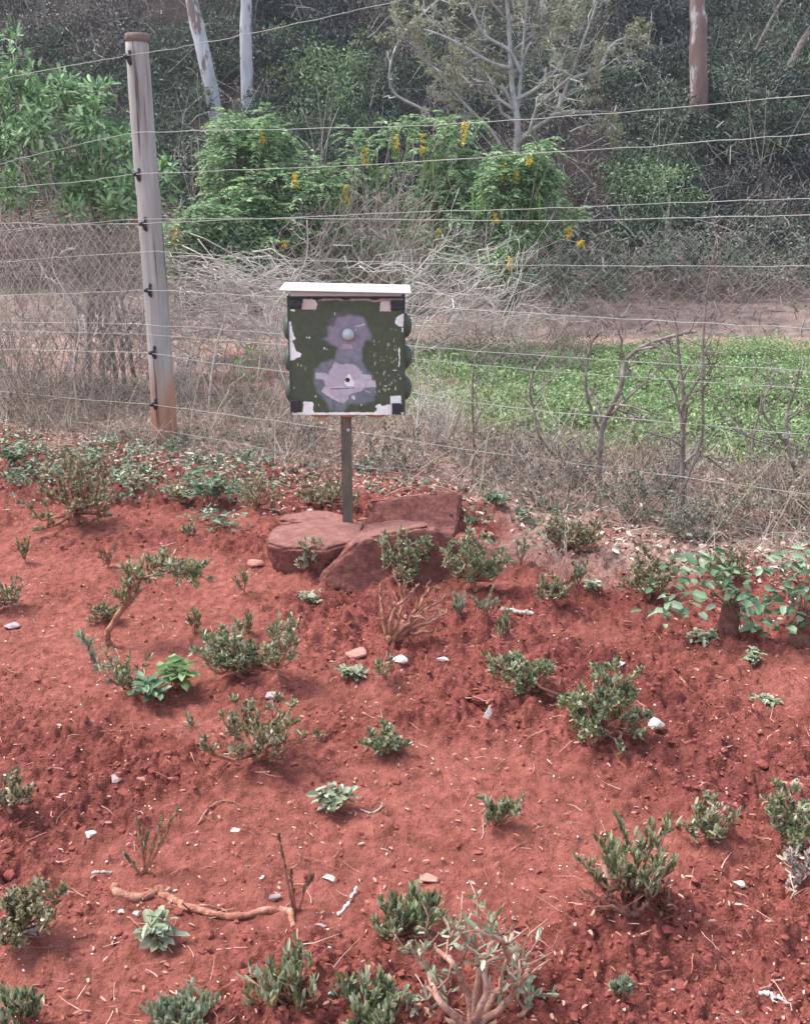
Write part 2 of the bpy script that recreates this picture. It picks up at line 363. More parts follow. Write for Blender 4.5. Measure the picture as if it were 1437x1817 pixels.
# ------------------------------------------------------------------ plant table (needed by the ground for its little mounds)
# name, base px, base py, canopy centre px, width px, top py, style, leaf material, label
PL = [
 ('woody_shrub', 130, 938, 138, 175, 818, 'bush', 'olive', 'large rounded olive shrub with twisted dark stem, left in front of the fence post'),
 ('woody_shrub', 430, 1222, 410, 135, 1130, 'bush', 'green', 'compact green shrub with a thick bare arm to its right, left of the centre'),
 ('woody_shrub', 455, 1372, 462, 215, 1258, 'open', 'olive', 'wide open shrub of pale yellowish leaves above a dark hollow in the soil'),
 ('woody_shrub', 690, 1358, 683, 78, 1300, 'bush', 'green', 'small green shrub standing alone in the middle of the bare soil'),
 ('woody_shrub', 880, 1492, 880, 75, 1424, 'upright', 'green', 'small upright shrub with a bluish leaf on its right side, right of centre'),
 ('woody_shrub', 1062, 1338, 1070, 168, 1190, 'bush', 'green', 'dense bushy green shrub beside a white stone, right half of the bed'),
 ('woody_shrub', 1110, 1668, 1110, 165, 1522, 'upright', 'green', 'green shrub with upright shoots on a dark clump of roots, lower right'),
 ('woody_shrub', 1248, 1520, 1255, 100, 1416, 'bush', 'green', 'small green shrub like a tiny tree on a thin bare stem, lower right'),
 ('woody_shrub', 1402, 1540, 1402, 110, 1408, 'open', 'green', 'green shrub on a dark stem at the right edge above dried white litter'),
 ('woody_shrub', 12, 1690, 62, 140, 1565, 'open', 'olive', 'leaning shrub with a thick red stem at the lower left edge'),
 ('woody_shrub', 20, 1475, 32, 85, 1380, 'bush', 'olive', 'greyish shrub cut by the left edge halfway down the bed'),
 ('woody_shrub', 8, 1095, 12, 75, 1030, 'bush', 'olive', 'low shrub at the left edge above the grey stone'),
 ('woody_shrub', 725, 1680, 730, 145, 1600, 'upright', 'green', 'dense row of upright green shoots near the bottom, behind the sprawling dry plant'),
 ('woody_shrub', 520, 1830, 510, 150, 1708, 'upright', 'green', 'bright green shrub with two tall shoots at the bottom edge'),
 ('woody_shrub', 650, 1840, 655, 150, 1750, 'upright', 'green', 'green shrub at the bottom edge just left of the sprawling dry plant'),
 ('woody_shrub', 548, 1030, 550, 82, 968, 'bush', 'grey', 'small grey green shrub growing against the left end of the boulders'),
 ('woody_shrub', 725, 1052, 712, 122, 960, 'bush', 'green', 'flat topped bright green shrub in front of the large boulder'),
 ('woody_shrub', 842, 1062, 836, 110, 950, 'bush', 'green', 'tall dark green shrub at the right end of the boulders'),
 ('woody_shrub', 775, 1035, 780, 70, 985, 'bush', 'olive', 'low yellowish green shrub between the two green ones in front of the boulder'),
 ('woody_shrub', 925, 1022, 920, 58, 970, 'upright', 'grey', 'small pale green tufted shrub right of the boulders'),
 ('woody_shrub', 1012, 993, 1012, 130, 932, 'bush', 'olive', 'wide dark olive shrub behind the thin upright stick'),
 ('woody_shrub', 1150, 1068, 1152, 112, 986, 'bush', 'olive', 'rounded olive shrub left of the leafy stump'),
 ('woody_shrub', 1295, 1035, 1280, 110, 985, 'bush', 'olive', 'olive shrub partly hidden behind the leafy stump'),
 ('woody_shrub', 978, 1098, 978, 66, 1048, 'bush', 'olive', 'small yellow green shrub above the grey fallen branch'),
 ('woody_shrub', 865, 1125, 862, 42, 1068, 'upright', 'grey', 'small pale shoot plant right of the dry reddish shrub'),
 ('woody_shrub', 895, 1160, 893, 26, 1105, 'upright', 'green', 'thin single stemmed seedling right of the pale shoot plant'),
 ('woody_shrub', 462, 922, 460, 95, 858, 'bush', 'olive', 'olive shrub left of the boulders, near the metal pole'),
 ('woody_shrub', 575, 915, 575, 130, 880, 'bush', 'olive', 'low spreading olive shrub just behind the metal pole'),
 ('woody_shrub', 195, 1020, 195, 50, 980, 'open', 'brown', 'small dried reddish shrub in the left of the bed, above the curved plant'),
 ('woody_shrub', 337, 965, 337, 22, 942, 'upright', 'green', 'tiny green seedling below the ground cover in the left half'),
 ('woody_shrub', 46, 1005, 46, 24, 955, 'upright', 'olive', 'thin olive seedling left of the dried reddish shrub'),
 ('woody_shrub', 348, 1135, 348, 34, 1078, 'open', 'olive', 'small brownish sapling with a dark clod at its foot'),
 ('woody_shrub', 440, 1140, 440, 34, 1098, 'upright', 'green', 'pair of dark green shoots behind the compact green shrub'),
 ('woody_shrub', 434, 1065, 434, 36, 1012, 'open', 'olive', 'thin twiggy seedling left of the front boulder'),
 ('woody_shrub', 686, 1235, 686, 40, 1178, 'open', 'green', 'thin green seedling beside the white stone in the middle'),
 ('woody_shrub', 1025, 1052, 1024, 40, 1000, 'upright', 'green', 'slender green shoot right of the thin upright stick'),
 ('woody_shrub', 1100, 1815, 1100, 32, 1752, 'upright', 'grey', 'single small shoot at the bottom edge, lower right'),
 ('woody_shrub', 330, 1850, 330, 125, 1782, 'upright', 'grey', 'pale grey green shoots at the bottom edge, left of the bright green shrub'),
 ('woody_shrub', 40, 1845, 35, 85, 1755, 'upright', 'green', 'green shoots at the bottom left corner'),
 ('woody_shrub', 810, 1112, 812, 30, 1072, 'upright', 'grey', 'tiny pale seedling behind the dry reddish shrub'),
 ('woody_shrub', 490, 1235, 505, 80, 1128, 'open', 'green', 'sparse green side shoots on bare curved wood right of the compact shrub'),
 ('woody_shrub', 255, 1245, 215, 95, 1158, 'open', 'green', 'low green shrub trailing left behind the pale leafy weed'),
 ('woody_shrub', 935, 1262, 925, 110, 1205, 'open', 'green', 'thin arching shrub with sparse leaves left of the dense bushy shrub'),
 ('woody_shrub', 185, 1115, 190, 60, 1085, 'bush', 'olive', 'low olive clump at the foot of the curved plant'),
]
WD = [  # weeds: base px, py, centre, width, top, leaf length m, material, label
 (270, 1262, 262, 75, 1205, .045, 'broad', 'pale green broad leaved weed low on the soil, left half of the bed'),
 (312, 1240, 322, 65, 1172, .06, 'lime', 'bright light green rosette weed right of the pale broad leaved weed'),
 (590, 1448, 590, 82, 1388, .032, 'grey', 'small bluish grey leafy weed in the lower middle of the bare soil'),
 (282, 1690, 284, 80, 1612, .034, 'grey', 'grey round leaved weed below the bent root, lower left'),
 (550, 1070, 552, 66, 1046, .025, 'grey', 'flat pale weed on the soil below the front boulder'),
 (1050, 1065, 1050, 36, 1040, .025, 'grey', 'tiny grey weed right of the yellow green shrub'),
 (1245, 1142, 1250, 75, 1110, .03, 'grey', 'low grey weed at the foot of the leafy stump'),
 (1335, 1178, 1335, 55, 1150, .025, 'grey', 'flat grey weed near the right edge below the stumps'),
 (375, 910, 372, 90, 832, .05, 'broad', 'teal leaved weed in the left ground cover, in front of the post'),
 (30, 840, 25, 95, 768, .055, 'broad', 'dark green broad leaved weed at the left edge below the fence'),
 (150, 850, 160, 120, 775, .04, 'broad', 'loose green weed behind the large rounded shrub'),
 (300, 800, 308, 40, 772, .03, 'broad', 'small weed at the foot of the fence post'),
 (240, 880, 245, 110, 825, .03, 'grey', 'greyish leafy weed between the rounded shrub and the post'),
 (330, 905, 325, 60, 855, .03, 'green', 'dark weed cluster in the left ground cover'),
 (625, 1215, 625, 60, 1190, .03, 'grey', 'pale dried tuft left of the white stone in the middle'),
 (1365, 1250, 1355, 45, 1230, .025, 'grey', 'small bluish sprig lying on the bare soil near the right edge'),
 (880, 915, 878, 60, 890, .03, 'broad', 'small blue green weed behind the tall dark green shrub'),
]
for r in PL:
    p = gp(r[1], r[2]); s = scale_at(p)
    MOUNDS.append((p[0], p[1] + .01, .10 * min(1, r[4] / 110) + .03, .022))
bl = gp(455, 1345); MOUNDS.append((bl[0] - .05, bl[1] + .02, .08, -.05))
MOUNDS.append((gp(1110, 1680)[0], gp(1110, 1680)[1], .13, .035))

# ------------------------------------------------------------------ ground
ny, nx = 620, 860
ys = np.concatenate([[-60, -20, -6, -2, 0, .5, .9], np.geomspace(1.1, 14, ny), [18, 26, 45, 90, 200]])
ug = np.concatenate([[-1]*6, np.linspace(-1, 1, nx), [1]*6])
ext = np.concatenate([[200, 60, 20, 8, 3, 1], np.zeros(nx), [1, 3, 8, 20, 60, 200]]) * np.sign(ug)
YY, UU = np.meshgrid(ys, ug, indexing='ij')
XX = UU * (np.clip(YY, 1.1, 14) * .56 + .75) + ext[None, :]
XX = XX.copy()
Z = height(XX, YY) * (YY > .4)
fdm = fdist(XX, YY)
nz = fbm(XX * 1.3, YY * 1.3, 41, 4)
litter = sm(-.75, -.05, fdm + (nz - .5) * 1.6) * .9 * (1 - .5 * sm(.5, .62, fbm(XX * 2.5, YY * 2.5, 45, 3)))
field = sm(.9, 1.5, fdm + (nz - .5) * .5) * sm(.0, .8, XX - .1 + (nz - .5)) * (1 - sm(10.0, 10.3, YY))
H, W_ = XX.shape
mb = MB(); idx = np.arange(H * W_).reshape(H, W_)
mb.add(np.stack([XX, YY, Z], -1), np.stack([idx[:-1, :-1], idx[:-1, 1:], idx[1:, 1:], idx[1:, :-1]], -1))
ground = mb.build('ground', M['soil'])
tag(ground, 'bare crumbly red soil of the planting bed and the ground beyond', 'ground', kind='structure')
for n, a in (('rough', rough_mask(XX, YY)), ('litter', litter), ('field', field)):
    at_ = ground.data.attributes.new(n, 'FLOAT', 'POINT'); at_.data.foreach_set('value', a.ravel().astype(np.float32))

# hillside
xs = np.linspace(-45, 45, 340); ys = np.concatenate([np.linspace(10.1, 24, 180), np.linspace(25, 60, 40)])
YY, XX = np.meshgrid(ys, xs, indexing='ij'); Z = hill(XX, YY); H, W_ = XX.shape
mb = MB(); idx = np.arange(H * W_).reshape(H, W_)
mb.add(np.stack([XX, YY, Z], -1), np.stack([idx[:-1, :-1], idx[:-1, 1:], idx[1:, 1:], idx[1:, :-1]], -1))
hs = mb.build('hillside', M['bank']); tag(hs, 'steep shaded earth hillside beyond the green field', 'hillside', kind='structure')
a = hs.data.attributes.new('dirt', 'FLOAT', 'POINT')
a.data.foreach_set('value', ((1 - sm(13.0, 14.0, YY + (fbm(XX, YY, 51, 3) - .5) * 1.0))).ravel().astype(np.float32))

# ------------------------------------------------------------------ loose soil, grit, litter (nobody could count them)
rng = np.random.default_rng(7)
def bed_points(n, ymin=1.2, ymax=5.4, power=1.0, maxfd=.4):
    y = ymin * (ymax / ymin) ** (rng.random(n) ** power)
    x = rng.uniform(-1, 1, n) * (y * .5 + .35)
    k = fdist(x, y) < maxfd
    return x[k], y[k]
x, y = bed_points(26000)
r = rough_mask(x, y); k = rng.random(len(x)) < (.06 + .94 * r); x, y = x[k], y[k]
rad = .002 + .0075 * rng.random(len(x)) ** 3.5
mb = MB(); mb.blobs(np.stack([x, y, height(x, y) + rad * .15], -1), rad, rng, .7, 1, .45)
x, y = bed_points(150); k = rough_mask(x, y) > .35; x, y = x[k], y[k]; rad = rng.uniform(.008, .016, len(x))
mb.blobs(np.stack([x, y, height(x, y)], -1), rad, rng, .6, 2, .22)
tag(mb.build('soil_crumbs', M['clod'], smooth=False), 'loose red soil crumbs and small clods strewn over the bed', 'soil crumbs', kind='stuff')
x, y = bed_points(1500); rad = .001 + .0030 * rng.random(len(x)) ** 3
mb = MB(); mb.blobs(np.stack([x, y, height(x, y) + rad * .8], -1), rad, rng, .6, 1)
tag(mb.build('pale_grit', M['white_chip'], smooth=False), 'scattered pale grit and chips on the red soil', 'grit', kind='stuff')
x, y = bed_points(2200); n = len(x); an = rng.uniform(0, 6.28, n)
D = np.stack([np.cos(an), np.sin(an), rng.uniform(-.05, .35, n)], -1)
mb = MB(); mb.ribbons(np.stack([x, y, height(x, y) + .004], -1), D, rng.uniform(.012, .07, n), rng.uniform(.0012, .003, n), rng, .4)
x, y = bed_points(3400); n = len(x); an = rng.uniform(0, 6.28, n)
D = np.stack([np.cos(an), np.sin(an), rng.uniform(-.1, .3, n)], -1)
mb.leaves(np.stack([x, y, height(x, y) + .005], -1), D, rng.uniform(.005, .018, n), rng.uniform(.003, .008, n), rng, up=(0, 0, 1))
M['litterred'] = leafmat('bed_litter', [(.36, .14, .10), (.50, .26, .20), (.62, .42, .35), (.30, .10, .07)], 0, .9, .1)
tag(mb.build('soil_litter', M['litterred']), 'fine rootlets and leaf scraps lying on the red soil', 'litter', kind='stuff')

# fence line dry grass and litter
def fence_pts(n, s0, s1, d0, d1):
    s_ = rng.uniform(s0, s1, n); d_ = rng.uniform(d0, d1, n)
    return FA[0] + fd[0] * s_ + fn[0] * d_, FA[1] + fd[1] * s_ + fn[1] * d_
mb = MB()
x, y = fence_pts(17000, -3.2, 4.6, -.5, 1.35); n = len(x)
dd = fdist(x, y); k = rng.random(n) < (.12 + sm(-.35, .25, dd + (fbm(x * 2, y * 2, 61, 3) - .5) * 1.2)) * (.25 + 1.3 * sm(.35, .65, fbm(x * 2.6, y * 2.6, 63, 3)))
x, y = x[k], y[k]; n = len(x)
D = np.stack([rng.normal(0, .8, n), rng.normal(0, .8, n), rng.uniform(.15, 1.4, n)], -1)
mb.ribbons(np.stack([x, y, height(x, y)], -1), D, rng.uniform(.05, .26, n), rng.uniform(.002, .0045, n), rng, .55)
tag(mb.build('dry_grass', M['straw']), 'tangled dry grass and weed stalks along the foot of the fence', 'dry grass', kind='stuff')
mb = MB()
x, y = fence_pts(15000, -3.4, 4.9, -1.15, 1.2); n = len(x)
dd = fdist(x, y); k = rng.random(n) < sm(-1.1, -.2, dd + (fbm(x * 2, y * 2, 65, 3) - .5) * 1.5); x, y = x[k], y[k]; n = len(x)
an = rng.uniform(0, 6.28, n); D = np.stack([np.cos(an), np.sin(an), rng.uniform(-.1, .5, n)], -1)
mb.leaves(np.stack([x, y, height(x, y) + .006], -1), D, rng.uniform(.018, .05, n), rng.uniform(.008, .022, n), rng, up=(0, 0, 1))
M['litterleaf'] = leafmat('dead_leaves', [(.24, .15, .12), (.42, .29, .24), (.58, .46, .41), (.72, .62, .56), (.28, .20, .14)], 0, .85, .15)
tag(mb.build('dead_leaves', M['litterleaf']), 'pale dead leaves littering the ground along the fence', 'dead leaves', kind='stuff')
# low green ground cover among the litter
mb = MB(); P = []
for (px0, px1, py0, py1, n) in ((0, 480, 775, 905, 210), (820, 1437, 875, 985, 60), (480, 760, 820, 890, 30), (340, 420, 880, 960, 20), (0, 260, 840, 870, 60)):
    for i in range(n):
        q = gp(rng.uniform(px0, px1), rng.uniform(py0, py1)); q[2] = G(q[0], q[1]); m_ = rng.integers(6, 16)
        P.append(q + np.stack([rng.normal(0, .035, m_), rng.normal(0, .035, m_), rng.uniform(.005, .06, m_)], -1))
P = np.concatenate(P); n = len(P)
D = np.stack([rng.normal(0, 1, n), rng.normal(0, 1, n), rng.uniform(0, .9, n)], -1)
mb.leaves(P, D, rng.uniform(.018, .04, n), rng.uniform(.010, .022, n), rng, up=(0, 0, 1.2))
M['gcover'] = leafmat('leaf_ground_cover', [(.06, .11, .06), (.12, .20, .12), (.22, .32, .22), (.34, .38, .28), (.14, .12, .08)], .2)
tag(mb.build('ground_cover', M['gcover']), 'low creeping green weeds between the bed and the fence', 'ground cover', kind='stuff')

# green field beyond the fence
mb = MB(); n = 190000
y = 5.0 + 5.4 * rng.random(n) ** .8; x = rng.uniform(-2.2, 8.5, n)
dd = fdist(x, y); nz = fbm(x * 1.2, y * 1.2, 41, 4)
k = (dd + (nz - .5) * .6 > 1.0) & (x > -.1 + (y - 6) * .02 - rng.random(n) * .7) & (y < 10.2 + (fbm(x * 1.5, 3.3, 71, 2) - .5) * .4) & (fbm(x * 5, y * 5, 73, 2) > .36)
x, y = x[k], y[k]; n = len(x)
P = np.stack([x, y, height(x, y) + rng.random(n) * (.03 + .24 * fbm(x * 3, y * 3, 75, 2) ** 1.3)], -1)
D = np.stack([rng.normal(0, 1, n), rng.normal(0, 1, n), rng.uniform(.1, 1.3, n)], -1)
mb.leaves(P, D, rng.uniform(.016, .038, n), rng.uniform(.010, .021, n), rng, up=(0, 0, .8))
tag(mb.build('field_crop', M['crop']), 'bright green low crop covering the field beyond the fence', 'crop', kind='stuff')

# ------------------------------------------------------------------ branching
def jitter_line(rng, a, b, n, j):
    a = np.asarray(a, float); b = np.asarray(b, float); t = np.linspace(0, 1, n)[:, None]
    L = np.linalg.norm(b - a); p = a + (b - a) * t; o = rng.normal(0, j * L, (n, 3)); o[0] = 0; o[-1] *= .3
    return p + o
def ramify(mb, rng, pts, r0, r1, levels, nchild, ratio, tips, up=.25, spread=.9, sides=5, start=.25, jit=.07, minr=.0006):
    """a branch along pts, with children springing from it; tips collects (pos, dir)"""
    pts = np.asarray(pts, float); k = len(pts); rad = np.linspace(r0, r1, k)
    mb.tube(pts, rad, sides if r0 > .004 else 4)
    L = np.sum(np.linalg.norm(np.diff(pts, axis=0), axis=1))
    if levels <= 0:
        d = pts[-1] - pts[-2]; tips.append((pts, d / (np.linalg.norm(d) + 1e-9))); return
    for c in range(nchild):
        f = start + (1 - start) * (c + rng.random()) / nchild; f = min(f, .98)
        u = f * (k - 1); i = min(int(u), k - 2); p = pts[i] + (pts[i + 1] - pts[i]) * (u - i)
        d = pts[i + 1] - pts[i]; d = d / (np.linalg.norm(d) + 1e-9)
        q = rng.normal(size=3); q -= d * np.dot(q, d); q /= np.linalg.norm(q) + 1e-9
        nd = d * rng.uniform(.35, 1) + q * spread * rng.uniform(.6, 1.2) + np.array([0, 0, up]); nd /= np.linalg.norm(nd)
        l = L * ratio * rng.uniform(.6, 1.2) * (1.15 - .5 * f)
        rr = max(minr, (r0 + (r1 - r0) * f) * .62)
        n = 5 if levels > 1 else 4
        ramify(mb, rng, jitter_line(rng, p, p + nd * l, n, jit), rr, max(minr, rr * .45), levels - 1, nchild, ratio, tips, up, spread, sides, start, jit, minr)
    d = pts[-1] - pts[-2]; tips.append((pts[-3:], d / (np.linalg.norm(d) + 1e-9)))
def leaf_tips(mb, rng, tips, per, L, W, upb=.6, spread=.6, cover=.8, up=None):
    P = []; D = []
    for pts, d in tips:
        n = max(1, int(per * rng.uniform(.6, 1.4)))
        k = len(pts); f = 1 - cover * rng.random(n); u = f * (k - 1); i = np.minimum(u.astype(int), k - 2)
        p = pts[i] + (pts[i + 1] - pts[i]) * (u - i)[:, None]
        P.append(p); D.append(d[None] * rng.uniform(.4, 1, (n, 1)) + rng.normal(0, spread, (n, 3)) + np.array([0, 0, upb]))
    if not P: return
    P = np.concatenate(P); D = np.concatenate(D); n = len(P)
    mb.leaves(P, D, L * rng.uniform(.65, 1.25, n), W * rng.uniform(.7, 1.2, n), rng, fold=.3, curl=.12, up=up)

def shrublet(i, name, bx, by, cx, wd, ty, style, lm, label, group='low woody shrubs pruned back in the red bed'):
    rng = np.random.default_rng(1000 + i)
    p = gp(bx, by); s = scale_at(p); p[2] = G(p[0], p[1]) - .004
    near = (by - 900) / 900
    Wm = wd / s * 1.08; Hm = (by - ty) / s * (1.04 - .18 * max(0, near)); off = (cx - bx) / s
    root = empty(name, p, label, 'shrub', group)
    st = MB(); fo = MB(); tips = []
    small = wd < 60
    ll = (.019 if style != 'upright' else .023) * (1 if not small else .85); lw = ll * (.42 if style != 'upright' else .34)
    big = wd > 100
    nm = {'bush': 22 if big else 14, 'open': 15 if big else 9, 'upright': 18 if big else 11}[style] if not small else 5
    lv = 2 if (big and style != 'upright') else 1
    ll *= rng.uniform(.85, 1.1)
    trunk_top = np.array([off * .3, 0, Hm * (.16 if style != 'upright' else .08)])
    tr = max(.004, Wm * .040)
    mbp = jitter_line(rng, (0, 0, -.02), trunk_top, 5, .08)
    st.tube(mbp, np.linspace(tr * 1.35, tr * .85, 5), 7)
    for k in range(nm):
        a = (k + rng.uniform(-.3, .3)) * 2.399; rr = math.sqrt((k + .5) / nm) * .47 * rng.uniform(.8, 1.12)
        dome = math.sqrt(max(.05, 1 - (1.75 * rr) ** 2 * (.85 if style == 'bush' else .5)))
        hz = Hm * dome * rng.uniform(.4, 1.02)
        e = np.array([off + Wm * rr * math.cos(a), Wm * .85 * rr * math.sin(a), hz])
        mid = trunk_top + (e - trunk_top) * .55 + np.array([rng.normal(0, Wm * .05), rng.normal(0, Wm * .05), -Hm * rng.uniform(.05, .2)])
        mid[2] = max(mid[2], Hm * .08)
        line = np.array([trunk_top, trunk_top * .45 + mid * .55 + rng.normal(0, Wm * .02, 3), mid, mid * .5 + e * .5 + rng.normal(0, Wm * .025, 3), e])
        ramify(st, rng, line, tr * .5, max(.0011, tr * .18), lv, 5 if lv == 1 else 4, .36 if lv == 2 else .3, tips, up=.8, spread=.85, start=.3, jit=.07, minr=.0009)
    per = {'bush': 12, 'open': 9, 'upright': 11}[style] * rng.uniform(.42, .85)
    if lv == 2: per = max(5, int(per * min(.9, Wm * 3.2)))
    leaf_tips(fo, rng, tips, per, ll, lw, upb=.55 if style != 'upright' else .95, spread=.62 if style != 'upright' else .36, cover=1)
    fo.build('foliage', M[lm], root)
    if not st.n: return root
    st.build('stem', M['stem'], root)
    return root
for i, r in enumerate(PL): shrublet(i, *r)

# curved arching shrub: trunk leans right then arches over
def poly3(pts, Y): return np.array([at(a, b_, Y if not hasattr(Y, '__len__') else Y[i]) for i, (a, b_) in enumerate(pts)])
def smooth(pts, n=24):
    pts = np.asarray(pts, float); k = len(pts); t = np.linspace(0, k - 1.0001, n); o = []
    for u in t:
        i = int(u); f = u - i; p0 = pts[max(0, i - 1)]; p1 = pts[i]; p2 = pts[min(k - 1, i + 1)]; p3 = pts[min(k - 1, i + 2)]
        o.append(.5 * ((2 * p1) + (p2 - p0) * f + (2 * p0 - 5 * p1 + 4 * p2 - p3) * f * f + (3 * p1 - p0 - 3 * p2 + p3) * f ** 3))
    return np.array(o)
def arch_plant(seed, pts, r0, r1, lm, label, nchild=22, ratio=.13, per=9, name='arching_shrub', ll=.024, levels=1, start=.3, dy=0.0, barkmat='stem'):
    rng = np.random.default_rng(seed); b = gp(*pts[0]); z = G(b[0], b[1]); b[2] = z
    Yd = b[1] + dy * np.arange(len(pts))
    line = smooth(np.array([at(px, py, yy) for (px, py), yy in zip(pts, Yd)]) + np.array([0, 0, z]), 20)
    o0 = line[0].copy(); o0[2] -= .01
    root = empty(name, o0, label, 'shrub')
    st = MB(); fo = MB(); tips = []
    loc = line - o0
    loc += rng.normal(0, .003, loc.shape)
    ramify(st, rng, loc, r0, r1, levels, nchild, ratio, tips, up=.5, spread=1, start=start, jit=.08, minr=.001)
    leaf_tips(fo, rng, tips, per, ll, ll * .36, upb=.6, spread=.6, cover=1)
    if fo.n: fo.build('foliage', M[lm], root)
    st.build('stem', M[barkmat], root); return root
arch_plant(50, [(196, 1150), (190, 1125), (215, 1090), (232, 1055), (255, 1025), (290, 1010), (325, 1018), (348, 1025)], .012, .004, 'green',
           'curved shrub with a bent red trunk arching to the right, left in the bed', nchild=60, ratio=.17, per=15)
arch_plant(51, [(432, 1215), (452, 1205), (478, 1185), (495, 1150), (508, 1130)], .010, .003, 'green', 'thick bare reddish branch rising right from the compact green shrub', 9, .2, 8)
arch_plant(52, [(235, 1215), (200, 1205), (170, 1190), (158, 1165), (148, 1142)], .004, .002, 'grey', 'leafy shoot trailing up to the left from the low green shrub', 14, .12, 7, name='trailing_shoot')
arch_plant(53, [(1010, 1268), (960, 1240), (930, 1225), (895, 1210), (868, 1190)], .005, .002, 'green', 'long thin leafy arm reaching left of the dense bushy shrub', 14, .12, 7, name='trailing_shoot')
arch_plant(54, [(1010, 1260), (960, 1245), (935, 1240), (890, 1235)], .006, .003, 'brown', 'bare pinkish branch lying left of the dense bushy shrub', 4, .1, 0, name='fallen_branch')
# tall pencil shoots
def pencils(seed, shoots, label, lm='olive'):
    rng = np.random.default_rng(seed); b = gp(*shoots[0][0]); z = G(b[0], b[1]); b[2] = z
    root = empty('shoot_cluster', b, label, 'seedling'); st = MB(); fo = MB(); tips = []
    for sh in shoots:
        l = smooth(np.array([at(px, py, b[1]) for px, py in sh]) + np.array([0, 0, z]), 10) - b
        st.tube(l, np.linspace(.0035, .0015, 10), 5); d = l[-1] - l[-3]; tips.append((l[3:], d / np.linalg.norm(d)))
    leaf_tips(fo, rng, tips, 34, .018, .006, upb=.8, spread=.22, cover=.95)
    fo.build('foliage', M[lm], root); st.build('stem', M['stem'], root)
pencils(60, [[(258, 1558), (280, 1520), (300, 1480), (316, 1448)], [(258, 1558), (272, 1515), (290, 1465)], [(258, 1558), (252, 1510), (246, 1470)], [(256, 1558), (258, 1520), (264, 1490)], [(250, 1560), (236, 1545), (224, 1530)]],
        'cluster of thin velvety pencil like shoots, lower left of the bed')
pencils(61, [[(520, 1625), (510, 1570), (500, 1520), (496, 1500)], [(530, 1625), (540, 1590), (552, 1572)], [(525, 1625), (520, 1590), (518, 1560)]],
        'thin half bare stalks right of the bent root', 'brown')

# sprawling dry plant at the bottom
def sprawl(seed, bx, by, arms, label, lm, per, r0, ll=.026, barkmat='root', name='sprawling_shrub', lift=0.0):
    rng = np.random.default_rng(seed); b = gp(bx, by); b[2] = G(b[0], b[1])
    root = empty(name, b, label, 'shrub'); st = MB(); fo = MB(); tips = []
    for arm in arms:
        pts = [(bx, by)] + list(arm); Y = [b[1] + rng.uniform(-.03, .05) * j for j in range(len(pts))]; Y[0] = b[1]
        l = smooth(np.array([at(px, py, yy) for (px, py), yy in zip(pts, Y)]) - at(bx, by, b[1]), 14)
        l += rng.normal(0, .0025, l.shape)
        ramify(st, rng, l, r0, r0 * .35, 1, 6, .28, tips, up=.35, spread=1, start=.3, jit=.1, minr=.0013)
    leaf_tips(fo, rng, tips, per, ll, ll * .38, upb=.4, spread=.8, cover=1)
    if fo.n: fo.build('foliage', M[lm], root)
    st.build('stem', M[barkmat], root); return root
sprawl(70, 835, 1850, [[(825, 1780), (800, 1730), (770, 1700), (745, 1665)], [(880, 1790), (895, 1740), (892, 1700), (840, 1675)], [(900, 1800), (935, 1750), (930, 1722)],
                       [(780, 1800), (760, 1750), (720, 1700)], [(860, 1780), (850, 1720), (800, 1660)], [(930, 1820), (945, 1790)], [(740, 1810), (720, 1790)], [(850, 1760), (870, 1700), (865, 1660)]],
       'sprawling plant with thick pinkish bare branches and grey leaves at the bottom edge', 'grey', 5, .0075, ll=.024, barkmat='limb')
sprawl(71, 690, 1155, [[(705, 1120), (715, 1080), (700, 1035)], [(720, 1125), (745, 1090), (760, 1060)], [(720, 1135), (760, 1120), (795, 1100)], [(710, 1130), (735, 1110), (790, 1075)],
                       [(680, 1110), (675, 1060)], [(730, 1140), (780, 1135)], [(700, 1100), (735, 1060)]],
       'dry reddish shrub of tangled bare twigs in front of the boulders', 'brown', 6, .010, ll=.014, barkmat='stem', name='dry_shrub')
# thin dry stick, dry cluster
sprawl(72, 1002, 1050, [[(1003, 990), (1002, 920)], [(985, 1000), (960, 970)]], 'thin pale upright stick in front of the wide dark olive shrub', 'brown', 1, .003, barkmat='paletwig', name='dry_stick')
sprawl(73, 1415, 1585, [[(1405, 1560), (1400, 1540)], [(1425, 1560), (1430, 1540)], [(1400, 1570), (1390, 1560)], [(1430, 1575), (1440, 1560)]], 'pale dried seed head cluster at the right edge, lower right', 'straw', 8, .003, ll=.018, barkmat='paletwig', name='dried_cluster')
sprawl(74, 1115, 1700, [[(1080, 1675), (1062, 1650)], [(1145, 1680), (1165, 1650)], [(1100, 1670), (1090, 1640)], [(1130, 1665), (1140, 1640)], [(1070, 1690), (1050, 1670)], [(1160, 1690), (1180, 1672)]],
       'dark tangle of exposed roots under the upright green shrub, lower right', 'brown', 0, .007, barkmat='darkbark', name='root_clump')

